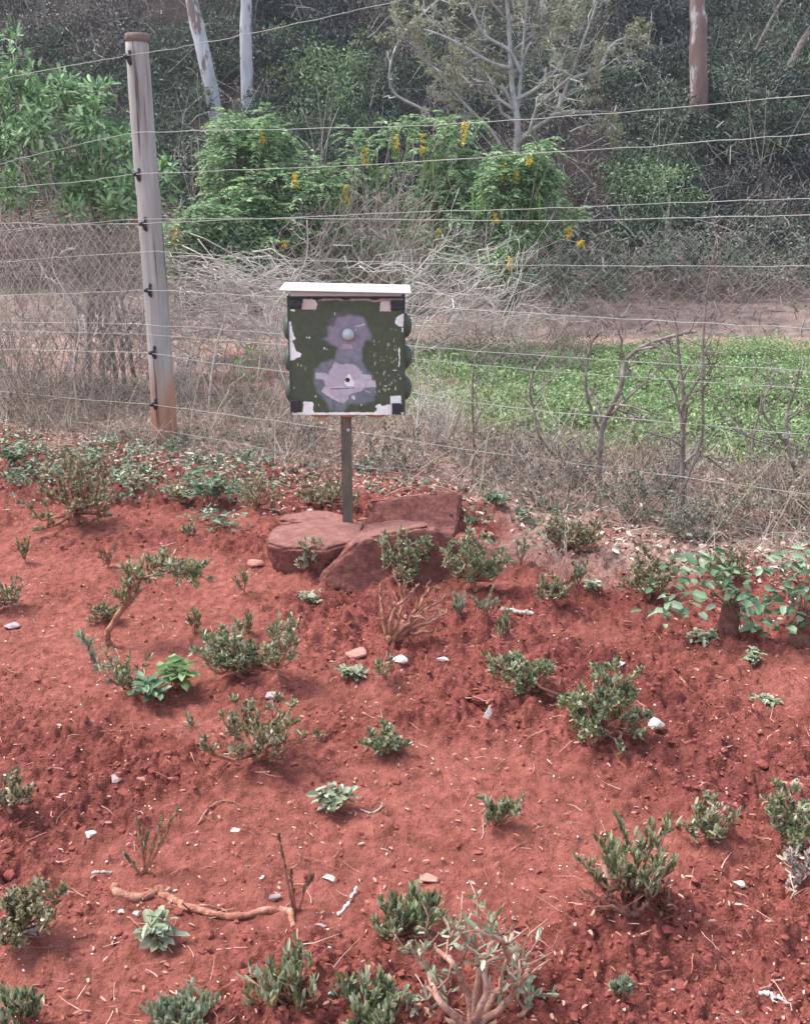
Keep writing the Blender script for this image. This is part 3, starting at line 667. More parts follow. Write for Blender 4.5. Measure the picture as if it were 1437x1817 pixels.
# broad leaved weeds
def weed(i, bx, by, cx, wd, ty, ll, lm, label):
    rng = np.random.default_rng(2000 + i); p = gp(bx, by); s = scale_at(p); p[2] = G(p[0], p[1])
    Wm = wd / s; Hm = (by - ty) / s * .8; off = (cx - bx) / s
    root = empty('leafy_weed', p, label, 'weed', 'broad leaved weeds in the soil'); st = MB(); fo = MB(); P = []; D = []
    n = int(np.clip(Wm / ll * 5, 5, 16))
    for k in range(n):
        a = rng.uniform(0, 6.28); rr = math.sqrt(rng.random()) * .45; e = np.array([off + Wm * rr * math.cos(a), Wm * .7 * rr * math.sin(a), Hm * rng.uniform(.35, 1)])
        l = jitter_line(rng, (0, 0, -.01), e, 5, .08); l[:, 2] += np.sin(np.linspace(0, 3.14, 5)) * Hm * .12
        st.tube(l, np.linspace(.0022, .001, 5), 4)
        m_ = rng.integers(5, 9)
        for q in range(m_):
            f = rng.uniform(.35, 1); u = f * 4; ii = min(int(u), 3); P.append(l[ii] + (l[ii + 1] - l[ii]) * (u - ii))
            an = rng.uniform(0, 6.28); D.append((math.cos(an), math.sin(an), rng.uniform(-.1, .7)))
    n = len(P); fo.leaves(P, D, ll * rng.uniform(.5, 1.15, n), ll * .55 * rng.uniform(.6, 1.1, n), rng, fold=.25, curl=.3, up=(0, 0, 1.3))
    fo.build('foliage', M[lm], root); st.build('stem', M['stem'], root)
for i, r in enumerate(WD): weed(i, *r)
# leafy stumps at the right
def stump(seed, bx, by, topy, wpx, canopy, label):
    rng = np.random.default_rng(seed); p = gp(bx, by); s = scale_at(p); p[2] = G(p[0], p[1]) - .01
    root = empty('leafy_stump', p, label, 'stump'); st = MB(); fo = MB(); h = (by - topy) / s; r = wpx / s / 2
    st.tube(jitter_line(rng, (0, 0, 0), (0, 0, h), 6, .03), np.array([1.15, 1, .95, .9, .85, .7]) * r, 12)
    P = []; D = []; vine = MB(); tips = []
    for (cx, cy, n) in canopy:
        e = at(cx, cy, p[1] - rng.uniform(-.03, .07)) - p
        l = smooth(np.array([[0, 0, h * .8], (np.array([0, 0, h]) + e) / 2 + np.array([0, 0, .03]), e]), 7); vine.tube(l, np.linspace(.003, .0015, 7), 5)
        for k in range(int(n * 1.8)):
            P.append(e + rng.normal(0, .029, 3)); an = rng.uniform(0, 6.28); D.append((math.cos(an), math.sin(an) - .3, rng.uniform(-.5, .5)))
    n = len(P); fo.leaves(P, D, rng.uniform(.025, .055, n), rng.uniform(.016, .032, n), rng, fold=.22, curl=.35, up=(0, -.4, 1.2))
    fo.build('foliage', M['broad'], root); vine.build('vine', M['stem'], root); st.build('stump_wood', M['darkbark'], root)
stump(80, 1290, 1132, 1072, 38, [(1180, 1060, 7), (1165, 1090, 4), (1215, 1045, 8), (1250, 1020, 12), (1230, 1005, 8), (1280, 1010, 9), (1300, 1040, 9), (1320, 1060, 8), (1335, 1090, 8), (1315, 1120, 6), (1260, 1050, 6), (1345, 1075, 6), (1340, 1115, 5)],
      'dark stump covered with bluish green broad leaves, right side of the bed')
stump(81, 1420, 1145, 1075, 44, [(1370, 1010, 6), (1400, 1005, 7), (1350, 1020, 4), (1430, 1000, 10), (1440, 1040, 12), (1400, 1060, 8), (1380, 1075, 7), (1425, 1085, 8), (1450, 1080, 8), (1400, 1100, 6), (1345, 1080, 4)],
      'dark stump with trailing green leaves at the right edge')

# ------------------------------------------------------------------ boulders and stones
def hull_rock(name, pts, label, material, cat='boulder', cuts=4, amp=.011, bev=.010, seed=0, origin=None, group=None, freq=6.0):
    bm = bmesh.new()
    for p in pts: bm.verts.new(p)
    r = bmesh.ops.convex_hull(bm, input=bm.verts)
    bmesh.ops.delete(bm, geom=[g for g in r['geom_interior'] if isinstance(g, bmesh.types.BMVert)], context='VERTS')
    bmesh.ops.dissolve_limit(bm, angle_limit=R(8), verts=bm.verts, edges=bm.edges)
    if bev > 0: bmesh.ops.bevel(bm, geom=list(bm.edges), offset=bev, segments=2, affect='EDGES', clamp_overlap=True)
    bmesh.ops.triangulate(bm, faces=bm.faces)
    for c in range(cuts):
        L = np.median([e.calc_length() for e in bm.edges]); es = [e for e in bm.edges if e.calc_length() > L * .8]
        bmesh.ops.subdivide_edges(bm, edges=es, cuts=1); bmesh.ops.triangulate(bm, faces=[f for f in bm.faces if len(f.verts) > 3])
        if len(bm.verts) > 9000: break
    bmesh.ops.smooth_vert(bm, verts=bm.verts, factor=.5, use_axis_x=True, use_axis_y=True, use_axis_z=True)
    bm.normal_update()
    V = np.array([v.co[:] for v in bm.verts]); N = np.array([v.normal[:] for v in bm.verts])
    d = (fbm(V[:, 0] * freq + V[:, 2] * freq * 1.3, V[:, 1] * freq - V[:, 2] * freq, seed + 90, 5) - .5) * 2 * amp
    st = np.floor((V[:, 2] + .3 * V[:, 0]) * 22) % 2
    d += (fbm(V[:, 0] * 22 + V[:, 2] * 25, V[:, 1] * 22 + V[:, 2] * 9, seed + 95, 3) - .5) * amp * .9
    rg = 1 - np.abs(2 * fbm(V[:, 0] * freq * 1.7 + V[:, 2] * freq, V[:, 1] * freq * 1.7 + V[:, 2] * freq * 1.9, seed + 97, 4) - 1)
    d -= np.maximum(0, rg - .84) * amp * 2.2
    V = V + N * d[:, None]
    for v, c in zip(bm.verts, V): v.co = c
    o0 = V.mean(0); o0[2] = V[:, 2].min()
    for v in bm.verts: v.co -= Vector([float(a) for a in o0])
    me = bpy.data.meshes.new(name); bm.to_mesh(me); bm.free(); me.materials.append(material)
    me.polygons.foreach_set('use_smooth', np.ones(len(me.polygons), bool))
    o = bpy.data.objects.new(name, me); C.objects.link(o); o.location = Vector([float(a) for a in o0])
    tag(o, label, cat, group); return o
GR = 'red boulders at the foot of the pole'
hull_rock('boulder', [at(556, 1040, 3.50), at(600, 1054, 3.46), at(690, 1066, 3.43), at(800, 1066, 3.46), at(815, 1050, 3.55), at(570, 1015, 3.52), at(620, 970, 3.50), at(645, 954, 3.52),
      at(765, 932, 3.55), at(800, 952, 3.56), at(826, 988, 3.55), at(650, 928, 3.98), at(760, 926, 3.98), at(700, 921, 4.0), at(822, 965, 3.9), at(830, 1010, 3.85), at(560, 1050, 3.8), at(800, 1055, 3.9)],
      'largest red boulder with a steep pitted front face, below the metal pole', M['rock'], seed=1, group=GR)
hull_rock('boulder', [at(468, 962, 3.66), at(486, 1018, 3.66), at(520, 1026, 3.62), at(585, 1034, 3.60), at(472, 948, 3.74), at(488, 932, 3.95), at(560, 920, 4.02), at(650, 925, 4.0), at(640, 958, 3.62), at(575, 976, 3.57), at(500, 972, 3.60), at(640, 1000, 3.7), at(640, 1000, 4.0), at(500, 1000, 4.0)],
      'flat topped red boulder with an overhanging left edge, behind the small grey green shrub', M['rock'], seed=2, group=GR)
hull_rock('boulder', [at(490, 925, 4.14), at(500, 910, 4.22), at(550, 903, 4.28), at(590, 906, 4.26), at(625, 915, 4.2), at(640, 935, 4.12), at(500, 945, 4.12), at(520, 930, 4.45), at(620, 925, 4.45)],
      'low pale red boulder behind and left of the metal pole', M['rock'], seed=3, group=GR, amp=.010)
hull_rock('boulder', [at(650, 932, 4.12), at(652, 890, 4.16), at(720, 878, 4.22), at(800, 868, 4.26), at(820, 870, 4.26), at(822, 900, 4.22), at(812, 925, 4.16), at(808, 955, 4.08), at(720, 945, 4.08), at(660, 940, 4.1), at(660, 915, 4.5), at(815, 905, 4.5), at(700, 884, 4.45), at(810, 878, 4.42)],
      'upright red boulder with a rising top behind the others, right of the pole', M['rock'], seed=4, group=GR)
def stone(seed, px, py, w, h, mt, label, cat='stone', name='stone', flat=.7, sharp=.1):
    rng = np.random.default_rng(seed); p = gp(px, py + h / 2); s = scale_at(p); p[2] = G(p[0], p[1])
    a, b_, c = w / s / 2, w / s / 2 * .75, h / s / 2 * flat * 1.15
    P = []
    for k in range(13):
        d = rng.normal(size=3); d /= np.linalg.norm(d); P.append(p + np.array([d[0] * a, d[1] * b_, d[2] * c + c * .5]) * 1.0)
    return hull_rock(name, P, label, M[mt], cat, 3, max(.0008, a * .06), a * .12, seed, freq=.18 / a)
ST = [
 (632, 1160, 46, 30, 'pink_stone', 'rounded pinkish stone below the dry reddish shrub'),
 (712, 1182, 34, 20, 'white_chip', 'whitish stone in the middle of the bed'),
 (785, 1176, 30, 10, 'white_chip', 'flat pale chip right of the whitish stone'),
 (1162, 1292, 36, 38, 'white_chip', 'large white stone at the right side of the dense bushy shrub'),
 (1076, 1264, 24, 46, 'white_chip', 'white stone half hidden inside the dense bushy shrub'),
 (162, 1492, 26, 16, 'white_chip', 'white flat stone in the lower left of the bed'),
 (112, 1416, 24, 12, 'lilac', 'pale lilac chip above the white flat stone on the left'),
 (206, 1397, 34, 14, 'lilac', 'pointed lilac grey fragment in the left of the bed'),
 (418, 1478, 20, 10, 'white_chip', 'small white chip in front of the curled rootlets'),
 (216, 1622, 14, 10, 'white_chip', 'small white chip left of the grey round leaved weed'),
 (244, 1628, 18, 12, 'white_chip', 'white chip touching the grey round leaved weed'),
 (372, 808, 46, 26, 'lilac', 'dark grey slab stone right of the fence post foot'),
 (340, 803, 26, 12, 'white_chip', 'pale chip beside the dark grey slab by the post'),
 (1388, 868, 28, 24, 'pink_stone', 'pale pink stone in the litter by the fence, far right'),
 (1244, 966, 14, 18, 'white_chip', 'upright white chip in the litter below the tall sapling'),
 (1415, 1385, 34, 24, 'pink_stone', 'pinkish wedge stone at the right edge above the green shrub'),
 (1388, 1392, 28, 14, 'pink_stone', 'flat pink stone left of the wedge stone at the right edge'),
 (1308, 1580, 26, 14, 'white_chip', 'pale crumbly stone in the lower right'),
 (486, 1252, 34, 14, 'lilac', 'lilac flat stone above the wide open shrub'),
 (455, 1000, 40, 20, 'pink_stone', 'dull red stone beside the left end of the boulders'),
 (489, 1592, 26, 26, 'lilac', 'pale lilac stone above the bent root'),
 (770, 1562, 54, 24, 'pink_stone', 'long reddish broken clod in the lower middle'),
 (560, 1660, 46, 20, 'lilac', 'crumpled grey leaf heap right of the bent root'),
 (20, 1110, 36, 18, 'lilac', 'grey lichened stone at the left edge'),
 (585, 1567, 30, 10, 'white_chip', 'pale flat fragment right of the thin half bare stalks'),
 (920, 1668, 22, 14, 'lilac', 'small grey stone right of the sprawling dry plant'),
 (920, 1232, 42, 16, 'pink_stone', 'flat red clod below the long thin leafy arm'),
 (1100, 1186, 26, 8, 'white_chip', 'white chips behind the dense bushy shrub'),
 (60, 1665, 50, 22, 'lilac', 'dark crumpled litter under the leaning shrub, lower left'),
 (255, 1390, 28, 14, 'pink_stone', 'reddish clod stone right of the pointed lilac fragment'),
 (222, 1410, 46, 18, 'clod', 'flat red clod in the left of the bed'),
 (815, 1245, 50, 34, 'clod', 'large broken clod above the white shard'),
 (850, 1260, 46, 30, 'clod', 'second broken clod leaning on the large one above the white shard'),
 (780, 1190, 30, 14, 'clod', 'small clod just below the flat pale chip'),
]
for i, r in enumerate(ST): stone(300 + i, *r)
# white shard standing up
pts = [at(852, 1306, 2.62), at(866, 1306, 2.62), at(872, 1296, 2.62), at(869, 1276, 2.64), at(858, 1300, 2.66), at(868, 1302, 2.66)]
sp = gp(862, 1306); dY = sp[1]
pts = [at(a, b_, dY + c) + np.array([0, 0, G(sp[0], sp[1])]) for a, b_, c in ((852, 1306, 0), (866, 1308, 0), (873, 1294, .01), (869, 1276, .015), (856, 1302, .02), (870, 1300, .025))]
hull_rock('white_shard', pts, 'thin white triangular shard standing on the soil right of centre', M['white_chip'], 'shard', 3, .0006, .001, 44)

# root and sticks on the ground
def ground_stick(name, pts, r0, r1, mt, label, cat, seed, twigs=4, lift=.006):
    rng = np.random.default_rng(seed); P = []
    for (px, py, *z) in pts:
        q = gp(px, py); q[2] = G(q[0], q[1]) + r0 * .5 + (z[0] if z else 0); P.append(q)
    l = smooth(np.array(P), 26); l += rng.normal(0, r0 * .30, l.shape); l = smooth(l, 78); mb = MB(); b = l[0].copy(); b[2] -= r0; tips = []
    rad = np.linspace(r0, r1, 78) * (1 + rng.uniform(-.16, .2, 78) + np.repeat(rng.uniform(-.2, .3, 26), 3)); mb.tube(l - b, rad, 9)
    for k in range(twigs):
        i = rng.integers(9, 74); d = rng.normal(size=3); d[2] = abs(d[2]) * .4 - .1; d /= np.linalg.norm(d)
        mb.tube(jitter_line(rng, l[i] - b, l[i] - b + d * r0 * rng.uniform(3, 9), 5, .1), np.linspace(r0 * .4, r0 * .12, 5), 5)
    o = mb.build(name, M[mt]); o.location = Vector([float(a) for a in b]); tag(o, label, cat); return o
ground_stick('bare_root', [(205, 1588), (212, 1600), (245, 1600), (285, 1588), (300, 1598), (320, 1612), (350, 1625), (390, 1640), (425, 1636), (465, 1628), (512, 1628), (520, 1655)], .0085, .006, 'root', 'long bent orange brown root lying on the soil, lower left', 'root', 1, 7)
ground_stick('fallen_stick', [(602, 1640), (620, 1620), (634, 1598, .01)], .003, .0022, 'white_chip', 'short bleached white stick leaning on the soil, lower middle', 'stick', 2, 0)
ground_stick('fallen_stick', [(640, 1452), (660, 1456), (675, 1450, .005), (678, 1446, .01)], .002, .0015, 'paletwig', 'short pale twig right of the bluish grey weed', 'stick', 3, 1)
ground_stick('fallen_branch', [(890, 1092, .01), (910, 1100), (945, 1106)], .009, .006, 'twig', 'short grey brown branch below the yellow green shrub', 'stick', 4, 1)
ground_stick('fallen_stick', [(1232, 1192), (1260, 1205), (1295, 1218)], .006, .004, 'root', 'pinkish stick half buried right of the dense bushy shrub', 'stick', 5, 2)
ground_stick('fallen_stick', [(1332, 1772), (1360, 1782), (1385, 1795)], .0045, .003, 'paletwig', 'pale stick in the bottom right corner', 'stick', 6, 3)
ground_stick('curled_rootlet', [(352, 1472), (372, 1448), (400, 1436), (430, 1440), (460, 1446)], .0022, .0012, 'root', 'thin curled rootlets on bare soil, left of the lower middle', 'root', 7, 9)
ground_stick('fallen_stick', [(690, 1158), (705, 1140), (720, 1125, .02)], .010, .007, 'stem', 'stub of thick red wood at the foot of the dry reddish shrub', 'stick', 8, 3)
ground_stick('fallen_stick', [(165, 1562), (185, 1558), (200, 1556)], .003, .002, 'paletwig', 'short pale twig left of the pencil like shoots', 'stick', 9, 0)
ground_stick('fallen_stick', [(1205, 1215), (1225, 1230)], .005, .004, 'root', 'short pink stub left of the half buried stick', 'stick', 10, 0)

# ------------------------------------------------------------------ the box on its pole
def mk_at_box(px, py, Y): return at(px, py, Y)
YB = 3.90
pb = at(617, 930, 3.95); pole_base = np.array([pb[0], 3.95, 0.0])
box = empty('instrument_box', pole_base, 'dark green box on a pole with white roof, black corners and a pale ball', 'box')
O = pole_base
def T(px, py, Y=YB): return at(px, py, Y) - O
x0 = T(514, 630)[0]; x1 = T(717, 630)[0]; z1 = T(617, 529)[2]; z0 = T(617, 736)[2]; yf = YB - O[1]
D_ = .13
SL = (T(717, 737)[2] - T(514, 732)[2]) / (x1 - x0)      # slight tilt of the box
def tilt(o_): o_.rotation_euler = (0, -math.atan(SL) * 1.0 if False else 0, 0)
mb = MB(); mb.box(x0, x1, yf + .004, yf + D_, z0, z1); body = mb.build('housing', M['boxgreen'], box, smooth=False)
bv = body.modifiers.new('b', 'BEVEL'); bv.width = .004; bv.segments = 2
# painted front
NP = 300
U, Vv = np.meshgrid(np.linspace(0, 1, NP), np.linspace(0, 1, NP))
ZX = 118 + U * (1252 - 118); ZY = 1350 - Vv * (1350 - 212)          # zoomed photo coordinates (scale 5.527)
col = np.zeros((NP, NP, 3)); col[:] = (.070, .092, .052)
def pset(mask, c): 
    global col
    col = col * (1 - mask[..., None]) + np.array(c) * mask[..., None]
n1 = fbm(ZX / 130, ZY / 130, 201, 4); n2 = fbm(ZX / 40, ZY / 40, 203, 4); n3 = fbm(ZX / 16, ZY / 16, 205, 3)
pset(sm(.35, .7, n1) * .45, (.062, .075, .058)); pset(sm(.5, .75, n1) * .4, (.088, .11, .06))
def ell(cx, cy, rx, ry, edge=.25, nz=.5, n=None):
    d = np.sqrt(((ZX - cx) / rx) ** 2 + ((ZY - cy) / ry) ** 2) + (((n2 if n is None else n) - .5) * nz * 2)
    return 1 - sm(1 - edge, 1, d)
def blur(m, k):
    for _ in range(3):
        for ax in (0, 1):
            c_ = np.cumsum(np.pad(m, [(k + 1, k) if a_ == ax else (0, 0) for a_ in (0, 1)], mode='edge'), axis=ax)
            n_ = m.shape[ax]; m = (np.take(c_, np.arange(2 * k + 1, 2 * k + 1 + n_), axis=ax) - np.take(c_, np.arange(0, n_), axis=ax)) / (2 * k + 1)
    return m
def poly(pts, nz=10, soft=0):
    pts = np.array(pts, float); x = ZX + (n3 - .5) * nz * 2; y = ZY + (n2 - .5) * nz * 2
    ins = np.zeros(x.shape, bool); k = len(pts)
    for i in range(k):
        a, b_ = pts[i], pts[(i + 1) % k]
        c = ((a[1] > y) != (b_[1] > y)) & (x < (b_[0] - a[0]) * (y - a[1]) / (b_[1] - a[1] + 1e-9) + a[0]); ins ^= c
    return blur(ins.astype(float), soft) if soft else ins.astype(float)
haze_c = (.13, .135, .175)
pset(ell(690, 500, 230, 190, .35, .35) * .55, haze_c)
pset(poly([(500, 490), (560, 470), (600, 390), (720, 370), (860, 400), (880, 460), (920, 540), (940, 610), (880, 600), (850, 660), (830, 740), (820, 810), (640, 760), (610, 700), (540, 660), (500, 620), (430, 600), (505, 580)], 16, 2) * np.clip(.62 + .6 * n2, 0, 1), (.27, .255, .32))
pset(poly([(590, 700), (830, 690), (830, 820), (880, 900), (930, 930), (970, 1060), (960, 1200), (850, 1240), (690, 1240), (640, 1320), (500, 1310), (480, 1230), (380, 1120), (345, 1010), (360, 900), (440, 830), (560, 790)], 18, 2) * np.clip(.45 + .6 * n2, 0, 1), (.23, .245, .30))
pset(sm(.55, .7, fbm(ZX / 60, ZY / 200, 207, 3)) * ell(660, 1150, 330, 230, .3, .3) * .5, (.10, .14, .14))
pset(poly([(560, 820), (640, 850), (740, 835), (800, 880), (830, 930), (850, 1000), (880, 1050), (830, 1110), (760, 1130), (700, 1150), (700, 1190), (640, 1240), (580, 1210), (520, 1190), (480, 1140), (430, 1110), (440, 1070), (465, 1060), (450, 1000), (490, 940), (530, 880)], 12), (.50, .44, .51))
pset(poly([(365, 928), (480, 932), (480, 1000), (365, 990)], 4), (.50, .47, .54))
pset(poly([(800, 945), (925, 950), (925, 998), (820, 996)], 4), (.56, .52, .58))
pset(poly([(740, 1000), (965, 1005), (975, 1070), (760, 1080), (500, 1095), (480, 1075), (700, 1050)], 4), (.57, .51, .57))
pset(poly([(500, 1086), (760, 1076), (760, 1084), (520, 1096)], 2) , (.2, .15, .17))
pset(poly([(430, 1095), (470, 1080), (500, 1130), (545, 1165), (610, 1205), (600, 1215), (530, 1180), (470, 1150), (425, 1115)], 6), (.62, .56, .62))
pset(poly([(720, 1160), (760, 1160), (760, 1200), (725, 1190)], 8) , (.7, .66, .72))
pset(poly([(855, 1100), (915, 1115), (915, 1135), (860, 1112)], 5), (.4, .4, .42))
pset(poly([(610, 672), (650, 690), (640, 650), (740, 655), (745, 700), (620, 690)], 10), (.42, .34, .38))
pset(poly([(775, 478), (860, 452), (872, 462), (860, 470), (780, 484)], 3), (.55, .52, .56))
pset(poly([(690, 950), (712, 942), (735, 985), (752, 1020), (750, 1065), (690, 1065), (655, 1040), (665, 1000)], 6), (.92, .91, .90))
wht = (.90, .90, .88)
pset(poly([(262, 220), (385, 220), (405, 275), (385, 318), (250, 315), (255, 260)], 8), (.68, .58, .54))
pset(poly([(1030, 228), (1115, 238), (1125, 335), (1015, 335), (1020, 270)], 8), (.70, .62, .60))
pset(poly([(400, 214), (1240, 214), (1240, 226), (960, 252), (920, 238), (600, 232), (420, 234)], 7), (.38, .30, .30))
pset(poly([(130, 318), (185, 318), (180, 338), (140, 330)], 5), wht)
pset(poly([(118, 430), (140, 440), (160, 540), (180, 605), (150, 615), (160, 660), (190, 720), (235, 742), (225, 775), (160, 800), (118, 812)], 9), wht)
pset(poly([(1252, 360), (1245, 480), (1200, 478), (1160, 450), (1170, 400), (1215, 370)], 7), wht)
pset(poly([(1228, 490), (1242, 490), (1242, 540), (1230, 530)], 4), wht)
pset(poly([(1195, 680), (1212, 690), (1208, 870), (1196, 878), (1200, 780)], 7), wht)
pset(poly([(235, 1220), (330, 1215), (345, 1240), (330, 1300), (350, 1325), (1252, 1325), (1252, 1350), (120, 1350), (120, 1335), (235, 1320)], 8), wht)
pset(poly([(958, 1260), (1010, 1240), (1030, 1262), (1100, 1242), (1150, 1240), (1150, 1330), (940, 1330), (980, 1300)], 9), wht)
pset(poly([(1112, 1160), (1218, 1155), (1226, 1245), (1115, 1245)], 5), (.88, .88, .87))
pset(poly([(120, 1205), (130, 1205), (140, 1350), (120, 1350)], 3), wht)
prng = np.random.default_rng(5)
for k in range(46):
    cx, cy = prng.uniform(955, 1200), prng.uniform(500, 1120); pset(ell(cx, cy, prng.uniform(4, 8), prng.uniform(7, 20), .4, .15), (.42, .44, .30))
for (cx, cy, a, b_) in ((572, 358, 6, 16), (318, 588, 13, 12), (292, 585, 8, 8), (462, 690, 12, 15), (488, 700, 8, 8), (365, 1165, 8, 14), (1160, 905, 30, 6), (1100, 1090, 8, 14), (1065, 1060, 18, 7), (1165, 1085, 6, 22), (1215, 985, 6, 14), (775, 515, 8, 8), (150, 1080, 5, 12), (395, 1250, 5, 10), (820, 1250, 6, 14), (270, 890, 4, 22), (195, 850, 4, 18), (230, 860, 4, 14), (700, 1490, 3, 3)):
    pset(ell(cx, cy, a, b_, .3, .2), (.62, .62, .56))
mb = MB(); idx = np.arange(NP * NP).reshape(NP, NP)
mb.add(np.stack([x0 + U * (x1 - x0), np.full_like(U, yf), z0 + Vv * (z1 - z0)], -1), np.stack([idx[:-1, :-1], idx[:-1, 1:], idx[1:, 1:], idx[1:, :-1]], -1))
fp = mb.build('front_panel', M['front'], box, smooth=False)
a = fp.data.color_attributes.new('paint', 'FLOAT_COLOR', 'POINT'); a.data.foreach_set('color', np.concatenate([col, np.ones((NP, NP, 1))], -1).ravel().astype(np.float32))
sol = fp.modifiers.new('s', 'SOLIDIFY'); sol.thickness = .003; sol.offset = -1
def zt(zx, zy, Y=YB): return T(490 + zx / 5.527, 490 + zy / 5.527, Y)
for (a0, a1, b0, b1) in ((134, 250, 222, 306), (1124, 1244, 234, 328), (146, 232, 1212, 1328), (1136, 1224, 1242, 1352)):
    p0 = zt(a0, b1); p1 = zt(a1, b0); mb = MB(); mb.box(p0[0], p1[0], yf - .012, yf - .001, p0[2], p1[2])
    o = mb.build('corner_pad', M['plastic'], box, smooth=False); m_ = o.modifiers.new('b', 'BEVEL'); m_.width = .003; m_.segments = 2
# thin rim around the front
mb = MB(); r_ = .004
mb.box(x0 - r_, x0 + .001, yf - .004, yf + .006, z0, z1 + r_); mb.box(x1 - .001, x1 + r_, yf - .004, yf + .006, z0, z1 + r_); mb.box(x0 + .001, x1 - .001, yf - .004, yf + .006, z1 + .0005, z1 + r_)
mb.build('rim', M['boxgreen'], box, smooth=False)
c = zt(708, 565); mb = MB(); v_, t_ = ICO[3]; mb.add(v_ * .0228 + np.array([c[0], yf - .016, c[2]]), None, t_); mb.build('ball', M['ball'], box)
c = zt(700, 1015); mb = MB()
mb.tube([(c[0], yf - .003, c[2]), (c[0], yf + .002, c[2])], .0085, 20); mb.build('hole', M['plastic'], box, smooth=False)
def ellips(name, c, r, mt):
    mb = MB(); mb.add(v_ * np.array(r) + np.array(c), None, t_); return mb.build(name, M[mt], box)
for k in range(3):
    zc = z1 - (z1 - z0) * (.24 + .27 * k)
    ellips('side_bulge', (x1 + .002, yf + .05, zc), (.028, .048, .048), 'boxgreen')
    ellips('side_bulge', (x0 - .002, yf + .05, zc - .01), (.026, .048, .048), 'boxgreen')
    xc = x0 + (x1 - x0) * (.25 + .25 * k)
    ellips('base_bulge', (xc, yf + .05, z0 + .003), (.052, .046, .022), 'terracotta')
    ellips('top_bulge', (xc, yf + .045, z1 + .002), (.054, .05, .02), 'navy')
# roof sheet with clear packing beneath
rl = T(495, 516, YB - .05)[0]; rr = T(730, 516, YB - .05)[0]; rz = T(617, 512.5, YB - .05)[2]
mb = MB(); SR = -.022
xs_ = np.array([rl, rl + .02, 0, rr - .008, rr]); 
V = []
for (yy, zz, ins) in ((yf - .055, rz - .004, 0), (yf - .05, rz + .004, .004), (yf + .10, rz + .016, .006), (yf + .10, rz + .005, .006), (yf - .045, rz - .008, 0)):
    for X in (rl + ins, rr - ins): V.append((X, yy, zz + SR * (X - rl)))
V = np.array(V); mb.add(V, [(0, 1, 3, 2), (2, 3, 5, 4), (4, 5, 7, 6), (6, 7, 9, 8), (8, 9, 1, 0)], [(0, 2, 8), (2, 6, 8), (2, 4, 6), (1, 9, 3), (3, 9, 7), (3, 7, 5)])
mb.build('roof', M['roofwhite'], box, smooth=False)
mb = MB(); mb.box(x0 + .01, x1 - .01, yf - .012, yf + .09, z1 + .009, rz - .012); mb.build('roof_packing', M['roofwhite'], box, smooth=False)
mb = MB(); mb.box(x0 - .002, x1 + .004, yf - .016, yf + .12, z1 + .0045, z1 + .0088); mb.build('top_trim', M['plastic'], box, smooth=False)
# pole: steel flat with a folded edge
pw = 9.2 / scale_at(at(617, 800, 3.95)); zt_ = z0 + .01
mb = MB(); mb.box(-pw, pw, -.006, .0, -.05, zt_); mb.box(-pw, -pw + .004, .0, .022, -.05, zt_); mb.box(pw - .004, pw, 0, .022, -.05, zt_)
pole = mb.build('pole', M['polebrown'], box, smooth=False)
c = T(618, 763, 3.94); mb = MB(); mb.tube([(c[0], -.012, c[2]), (c[0], -.006, c[2])], .0065, 12); mb.build('bolt', M['ball'], pole)

# ------------------------------------------------------------------ fence
post_base = np.array([FA[0], FA[1], 0.0]); tp = at(243, 66, FA[1] + .02); 
post_base = at(294, 786, FA[1]); post_base[2] = G(post_base[0], post_base[1]) - .02; topP = at(244, 70, FA[1] + .0)
fence = empty('wire_fence', post_base, 'wire fence with a leaning grey wooden post, taut wires and chain link', 'fence')
PB = post_base
loc = topP - PB
n = 34; t = np.linspace(0, 1, n)[:, None]; pts = loc * t; rad = np.linspace(.0745, .062, n); mb = MB()
th = np.linspace(0, 2 * math.pi, 28, endpoint=False)
prg = np.random.default_rng(9)
mb.tube(pts + prg.normal(0, .0012, pts.shape) + np.stack([np.sin(t[:, 0] * 5) * .005, t[:, 0] * 0, t[:, 0] * 0], -1), rad, 28)
post = mb.build('post', M['post'], fence)
dirp = loc / np.linalg.norm(loc)
mb = MB(); mb.tube([loc - dirp * .012, loc + dirp * .014, loc + dirp * .03], [.0655, .067, .064], 28); mb.build('post_cap', M['posttop'], post)
def on_fence(px, py, off=0.0):
    d = ray(px, py); nrm = np.array([fn[0], fn[1]]); p0 = FA + fn * off
    tt = (p0 @ nrm) / (d[0] * nrm[0] + d[1] * nrm[1])
    return np.array([d[0] * tt, d[1] * tt, CAMH + d[2] * tt])
OFFW = -.078
for (px, py) in ((222, 100), (239, 309), (250, 397), (259, 515), (267, 626), (269, 718)):
    c = on_fence(px, py, OFFW) - PB; mb = MB()
    mb.tube([c + np.array([.022, .03, .034]), c + np.array([.018, .02, .024]), c + np.array([.014, .012, .0]), c + np.array([.018, .02, -.026]), c + np.array([.022, .03, -.036])], [.008, .012, .014, .012, .008], 10)
    mb.tube([c + np.array([-.010, -.006, .002]), c + np.array([.000, -.002, .001]), c + np.array([.016, .004, 0])], [.010, .013, .011], 10)
    mb.build('insulator', M['plastic'], post)
